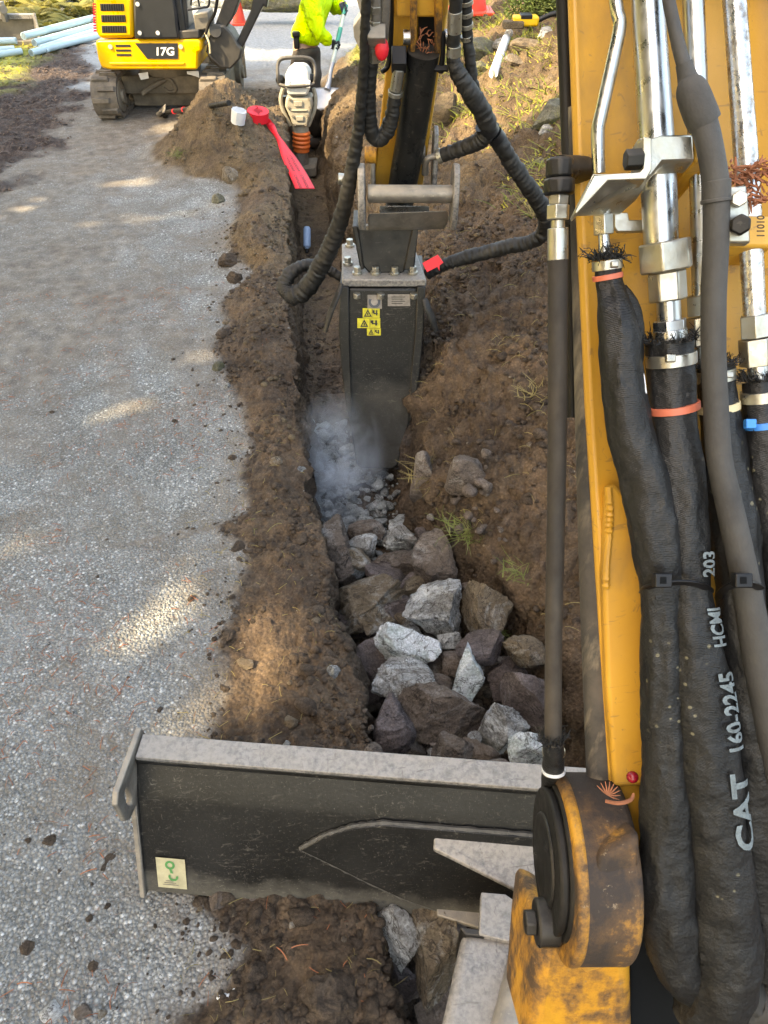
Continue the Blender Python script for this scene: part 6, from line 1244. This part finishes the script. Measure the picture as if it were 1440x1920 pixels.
# blue pipes on the verge
PG = 'pale blue pipes lying on the verge'
def pipe(ax, ay, bx, by, r, label, dz, ext=1.3):
    a, b = on_ground(ax, ay) + Z * (r + dz), on_ground(bx, by) + Z * (r + dz); b.z = max(b.z, a.z); d = (b - a).normalized(); b = b + d * ext
    t = thing('water_pipe', a, label, 'pipe', PG); m = MB(); m.tube([(a + d * .12, r * .8), (a, r * .8), (a, r), (b, r)], 16); m.build('pipe_wall', M['blue_pipe'], t, 0, 40); m = MB(); m.cyl(a + d * .1, a + d * .11, r * .79, n=14); m.build('bore_shade', M['hole_shade'], t)
pipe(50, 92, 176, 62, .042, 'topmost blue pipe on the verge with its dark bore to the left', .10); pipe(68, 96, 176, 68, .042, 'blue pipe whose open end lies just right of the topmost bore', .05); pipe(60, 106, 176, 78, .040, 'lowest blue pipe of the bundle nearest the driveway', .0); pipe(78, 101, 176, 72, .038, 'blue pipe with the open end furthest right', .02); pipe(86, 100, 176, 70, .03, 'thinnest blue pipe at the right of the bundle', .0)
pipe(30, 101, -80, 112, .036, 'blue pipe running out of the picture with its bore facing right', .02); pipe(42, 102, -80, 122, .036, 'lower blue pipe running out of the left side', .0); pipe(36, 96, -80, 100, .036, 'upper blue pipe running out of the left side', .08)
# steel bucket by the ferns
bp = on_ground(34, 84); bf = bp.dot(FH); bk2 = thing('steel_bucket', bp, 'grey steel digging bucket lying open before the ferns', 'bucket')
def bq(x, y, o=0.0): return PF(x, y, bf - o)
for nm, poly, off, dp_, mt in (('back_plate', [(-60, 34), (64, 34), (70, 80), (-60, 88)], -.25, .03, 'bucket_steel'), ('bottom_plate', [(-60, 80), (70, 76), (72, 84), (-60, 92)], .02, .3, 'bucket_steel'), ('top_bar', [(-60, 27), (62, 27), (64, 36), (-60, 37)], -.15, .10, 'dusty_steel')):
    m = MB(); m.prism([bq(x, y, off) for x, y in poly], FH * dp_); m.build(nm, M[mt], bk2, .006)
m = MB(); m.prism([bq(62, 24, .0), bq(76, 78, .05), bq(70, 84, -.3), bq(58, 26, -.3)], RGT * .025); m.build('side_plate', M['dusty_steel'], bk2, .004)
m = MB(); m.box(bq(6, 22, -.1), (.05, .1, .22), (RGT, FH, Z)); m.cyl(bq(6, 18, .0), bq(6, 18, -.25), .05, n=14); m.build('hanger_lug', M['bucket_steel'], bk2, .004)
# pipe, tool, rocks, shrub on the bank
a, b = on_ground(924, 150) + Z * .04, on_ground(948, 86) + Z * .05; m = MB(); d = (b - a).normalized(); m.tube([(a + d * .1, .026), (a, .026), (a, .033), (b, .033)], 16); o = m.build('white_pipe', M['white'], None, 0, 40); tag(o, 'short white pipe lying on the mossy bank', 'pipe')
m = MB(); m.cyl(a + d * .08, a + d * .09, .026, n=14); m.build('bore_shade', M['hole_shade'], o)
BG = 'rocks on the mossy bank'
for i, (px, py, wp, hp, mt, lab) in enumerate([(1034, 208, 74, 62, 'rock_moss', 'big dark mossy rock on the bank beside the boom'), (902, 128, 46, 34, 'rock_moss', 'mossy rock left of the white pipe'), (962, 112, 44, 26, 'rock_tan', 'flat tan rock right of the white pipe'), (940, 82, 34, 24, 'rock_grey', 'grey rock above the white pipe'), (985, 80, 60, 26, 'rock_tan', 'flat rock carrying the yellow tool'), (900, 88, 70, 40, 'rock_moss', 'mossy ledge rock right of the arm hoses'), (956, 64, 24, 24, 'rock_grey', 'pale split rock left of the yellow tool'), (1022, 58, 30, 24, 'rock_grey', 'grey rock right of the yellow tool'), (832, 200, 56, 66, 'clod_tan', 'big earth boulder behind the black arm cylinder'), (1022, 242, 34, 24, 'rock_grey', 'small grey rock under the big mossy rock'), (1010, 300, 22, 14, 'rock_tan', 'small stone on the bank beside the black elbow')]):
    p = on_ground(px, py + hp * .3); mm = ppm(p); rock('bank_rock', p + Z * .1 * hp / mm, (wp / mm, (wp + hp) / 2 / mm, hp / mm * 1.1), Quaternion((0, 0, 1), -YAW), M[mt], 700 + i, lab, 'rock', BG, sub=4, rough=.07)
p = on_ground(982, 66) + Z * .10; tl = thing('power_tool', p, 'yellow and black power tool resting on a flat rock', 'power tool')
m = MB(); m.box(p, (.20, .12, .07), (RGT, FH, Z)); m.build('tool_body', M['tool_yellow'], tl, .015); m = MB(); m.box(p + Z * .03, (.09, .125, .03), (RGT, FH, Z)); m.tube(spline([(p + RGT * .1, .02), (p + RGT * .2 + Z * .04, .02), (p + RGT * .3 + Z * .05, .03)], 4), 8); m.build('tool_grip', M['plastic_black'], tl, .006); m = MB(); m.box(p - RGT * .10 - Z * .02 - FH * .05, (.16, .10, .05), (RGT, FH, Z)); m.build('tool_base', M['clod_tan'], tl, .01)

# plants: leaf quads spread through volumes
def leaf_cloud(name, cen, radii, n, ls, mat, parent, seed, holes=None, shell=.35, flat=.5, aspect=.45):
    r = np.random.default_rng(seed); P = []
    for c, R_ in zip(cen, radii):
        d = r.normal(size=(n, 3)); d /= np.linalg.norm(d, axis=1)[:, None]; rr = r.uniform(shell, 1, n) ** .6; P.append(np.array(c) + d * rr[:, None] * np.array(R_))
    P = np.concatenate(P)
    if holes is not None: P = P[holes(P)]
    n = len(P); a = r.normal(size=(n, 3)); a[:, 2] *= flat; a /= np.linalg.norm(a, axis=1)[:, None]; b = np.cross(a, r.normal(size=(n, 3))); b /= np.linalg.norm(b, axis=1)[:, None]
    s_ = ls * r.uniform(.6, 1.4, n)[:, None]; V = np.stack([P - a * s_, P + b * s_ * aspect, P + a * s_, P - b * s_ * aspect], 1).reshape(-1, 3)
    return array_mesh(name, V, np.arange(4 * n).reshape(-1, 4), mat, parent)
p = on_ground(975, 50); sb_ = thing('shrub', p, 'dark green heather shrub at the top of the bank', 'shrub')
leaf_cloud('foliage', [p + RGT * (.13 * k + .06) + Z * (.14 + .06 * k) + FH * .10 for k in range(0, 4)], [(.2, .24, .18)] * 4, 1500, .022, M['shrub'], sb_, 5, aspect=.25); m = MB()
for k in range(12): m.tube([(p + RGT * .05 * k, .008), (p + RGT * (.1 * k - .2) + Z * .28 + FH * .1, .003)], 5)
m.build('stem', M['bark'], sb_)
def fern(p, n, L, seed, label):
    t = thing('fern', p, label, 'fern', 'olive ferns behind the steel bucket'); r = np.random.default_rng(seed)
    for k in range(n):
        a = 6.28 * k / n + r.uniform(-.3, .3); dr = Vector((math.cos(a), math.sin(a), 0)); sd = Vector((-dr.y, dr.x, 0)); el = r.uniform(.5, 1.0); Lk = L * r.uniform(.7, 1.1); m = MB(); prev = None
        for i in range(26):
            u = i / 25; c = p + dr * (Lk * u * .85) + Z * (Lk * (el * u - el * .95 * u * u))
            w_ = Lk * .22 * math.sin(math.pi * min(1, u * .9 + .1)) ** .8 * (1 - u * .6)
            b_ = len(m.v); m.add([c - sd * .004, c + sd * .004], [(b_ - 6 - b_, b_ - 5 - b_, 1, 0)] if i else [])
            for s_ in (-1, 1): m.add([c + sd * s_ * w_ + dr * w_ * .35 - Z * w_ * .2, c + sd * s_ * w_ * .55 + dr * (w_ * .35 + Lk * .026)], [(-2 if s_ < 0 else -3, 0, 1)])
        m.build('frond', M['fern'], t, 0, 0)
for i, (px, py, L) in enumerate([(62, 44, .8), (84, 26, .85), (104, 60, .75), (128, 36, .9), (150, 58, .75), (164, 30, .8), (110, 6, .9), (60, 12, .8), (30, 12, .9), (150, 4, .9)]):
    fern(on_ground(px, py), 14, L, 800 + i, ['fern right of the steel bucket rim', 'tall fern above the steel bucket', 'low fern in front of the blue pipes', 'largest fern in the middle of the bed', 'fern nearest the compact excavator', 'fern behind the compact excavator cover', 'fern at the top edge in the middle of the bed', 'fern at the top edge above the bucket', 'fern at the top left behind the bucket lug', 'fern at the top edge beside the excavator'][i])
# gravel heap and mossy hummock beyond the machines
o = rock('gravel_heap', PF(500, 8, 15.2), (2.6, 1.6, .9), Quaternion((0, 0, 1), 0), M['rubble'], 901, 'pale blue grey gravel heap beyond the worker', 'gravel heap', None, 5, cuts=3, rough=.05, sharp=.8)
o = rock('mossy_log', PF(535, 8, 13.2), (1.5, .3, .22), Quaternion((0, 0, 1), -YAW - .12), M['rock_moss'], 902, 'mossy log with sunlit yellow moss behind the worker', 'log', None, 4, cuts=4, rough=.05, sharp=.8)
strips('log_moss', np.stack([np.array(o.location)[None].repeat(500, 0)[:, i] + d_ for i, d_ in enumerate((rng.uniform(-.7, .7, 500), rng.uniform(-.1, .1, 500), rng.uniform(.06, .10, 500)))], 1), M['moss'], 'yellow moss growing on the log', 66, (.03, .08), .006, 0, .9, .9)
# debris on the near boss
bt = bc + UPV * .118; sprg = thing('cedar_sprig', bt, 'dry orange cedar sprig lying on the boom foot boss', 'twig')
m = MB(); q0 = PD(1135, 1502, .915); 
m.tube(spline([(q0, .0022), (PD(1160, 1506, .91), .0026), (PD(1182, 1500, .915), .0024), (PD(1188, 1488, .92), .0016)], 5), 6); m.build('twig', M['cedar'], sprg)
for k in range(9): a = .35 * k - .4; m = MB(); q1 = PD(1138, 1490, .915); q2 = q1 + (RGT * math.cos(a) + UPV * math.sin(a)) * .016; m.tube([(q1, .0008), ((q1 + q2) / 2 - FWD * .002, .0010), (q2, .0004)], 5); m.build('leaflet', M['cedar'], sprg)
m = MB(); m.ball(PD(1186, 1457, .95), .0075, 12, 8); o = m.build('berry', M['berry'], None, 0, 60); tag(o, 'dark red berry lying where the boom meets the boss', 'berry')
m = MB(); r3 = np.random.default_rng(3)
for k in range(150):
    q = B(1395 + r3.uniform(-30, 45), 325 + r3.uniform(-22, 60), .055 + r3.uniform(0, .03)); d = Vector(r3.normal(0, 1, 3)); d.z *= .4; d = d.normalized() * r3.uniform(.006, .018); m.tube([(q, .0013), (q + d * .6, .0012), (q + d, .0004)], 4)
o = m.build('cedar_litter', M['cedar'], None, 0, 0); tag(o, 'clump of dry red cedar foliage caught behind the right tube clamp', 'foliage clump')
p_ = gpts(60, -.22, -.05, .50, .72, 55); scatter('white_chips', p_[:16] * 0 + np.array(on_ground(440, 1872)) + rng.normal(0, .012, (16, 3)) * np.array([1, 1, .2]), sizes(16, 3, .008, .022, 1), 2, M['white'], 'white plaster chips on the driveway', 77, .4)

# ------------------------------------------------------------------ conifers left of the driveway; their shade falls across the site
holes_px = [(505, 1235, 0, .04), (560, 1195, 0, .05), (470, 1330, .0, .03), (610, 1150, .05, .04), (1045, 215, .5, .55), (960, 190, .45, .35), (990, 120, .5, .4), (1080, 90, .6, .5), (650, 165, .05, .20), (520, 105, 0, .30), (420, 100, 0, .3), (500, 180, 0, .2), (600, 40, .6, .5), (560, 20, 1.0, .35), (60, 140, 0, .35), (200, 145, 0, .25), (880, 50, .1, .35), (300, 100, .6, .5), (300, 20, 1.0, .5), (700, 350, .95, .08), (840, 350, .95, .10), (470, 210, .3, .12), (120, 30, .3, .6), (60, 40, .3, .4), (1150, 1050, 1.25, .07), (1160, 1250, 1.1, .06)]
hp_ = np.array([list(PZ(x, y, z)) + [r] for x, y, z, r in holes_px]); S3 = np.array(SUN)
def not_in_gap(P):  # crown leaves removed along sun lines so sunlight lands on chosen spots
    keep = np.ones(len(P), bool)
    for h in hp_:
        d = P - h[:3]; t = d @ S3; q = np.linalg.norm(d - t[:, None] * S3, axis=1); keep &= ~((q < h[3] + .10) & (t > 0))
    for px, py, z, r in ((220, 880, 0, .50), (120, 1150, 0, .42), (330, 720, 0, .45), (430, 1180, 0, .36), (520, 1300, 0, .28), (110, 360, 0, .6), (300, 400, 0, .5), (560, 1250, .05, .16), (900, 600, .3, .35), (250, 1330, 0, .22), (520, 640, .08, .2)):
        h = np.array(PZ(px, py, z)); d = P - h; t = d @ S3; q = np.linalg.norm(d - t[:, None] * S3, axis=1); keep &= ~((q < r) & (t > 0) & (np.random.default_rng(int(px)).uniform(0, 1, len(P)) < .62))
    return keep
for i, (tx, ty, th, tr2) in enumerate([(-5.6, -4.6, 10.5, 2.2), (-6.2, -1.8, 11.5, 2.4), (-5.9, 1.0, 10.5, 2.3), (-6.6, 3.8, 12, 2.5), (-7.2, 6.8, 11.5, 2.4), (-7.4, 9.8, 12, 2.5)]):
    t = thing('cedar_tree', (tx, ty, 0), ['tall cedar tree left of the driveway behind the operator', 'broad cedar tree left of the driveway', 'cedar tree beside the near driveway', 'tallest cedar tree left of the driveway', 'cedar tree left of the mulch verge', 'cedar tree left of the ferns'][i], 'tree', 'cedar trees along the left of the driveway')
    m = MB(); m.tube([(Vector((tx, ty, -.2)), .30), (Vector((tx, ty, 1)), .22), (Vector((tx, ty, th * .6)), .13), (Vector((tx, ty, th)), .03)], 12); m.build('trunk', M['bark'], t, 0, 60)
    m = MB(); r4 = np.random.default_rng(i)
    for k in range(26): z_ = 2.4 + (th - 3.2) * k / 26; a = k * 2.4; L = tr2 * (1.05 - .75 * k / 26); m.tube([(Vector((tx, ty, z_)), .045), (Vector((tx + L * .6 * math.cos(a), ty + L * .6 * math.sin(a), z_ - .1)), .025), (Vector((tx + L * math.cos(a), ty + L * math.sin(a), z_ - .5)), .008)], 5)
    m.build('limb', M['bark'], t, 0, 0)
    cs = [(tx, ty, 2.6 + (th - 2.6) * k / 11) for k in range(12)]; rs = [(tr2 * (1.12 - .82 * k / 11), tr2 * (1.12 - .82 * k / 11), .85) for k in range(12)]
    leaf_cloud('crown', cs, rs, 285, .30, M['cedar_green'], t, 50 + i, not_in_gap, .15, .6, .55)

# ------------------------------------------------------------------ dust at the breaker tip
def dust_mat():
    g = NG('stone_dust'); t = g.t; t.nodes.remove(g.b); v = g.n('ShaderNodeVolumePrincipled')
    v.inputs['Color'].default_value = (.82, .89, 1.0, 1); v.inputs['Anisotropy'].default_value = .2
    gr = g.n('ShaderNodeTexGradient'); gr.gradient_type = 'SPHERICAL'; g.l(g.tc, gr.inputs[0])
    nz = g.ramp(g.noise(2.2, 5, .6, None, .8), [(.42, 0.0), (.70, 1.0)])
    dn = g.math('MULTIPLY', g.math('POWER', gr.outputs['Fac'], 1.3), nz); g.l(g.math('MULTIPLY', dn, 9.0), v.inputs['Density'])
    g.l(v.outputs[0], t.nodes['Material Output'].inputs['Volume']); return g.m
V, F = ICO[3]; o = array_mesh('dust', V, F, dust_mat()); o.location = PD(636, 868, 3.5); o.scale = (.24, .40, .34); tag(o, 'pale stone dust rising around the breaker tip', None, None, 'stuff')
V, F = ICO[3]; o = array_mesh('dust', V, F, o.data.materials[0]); o.location = PD(790, 800, 3.75); o.scale = (.26, .3, .26); tag(o, 'faint stone dust drifting right of the breaker', None, None, 'stuff')
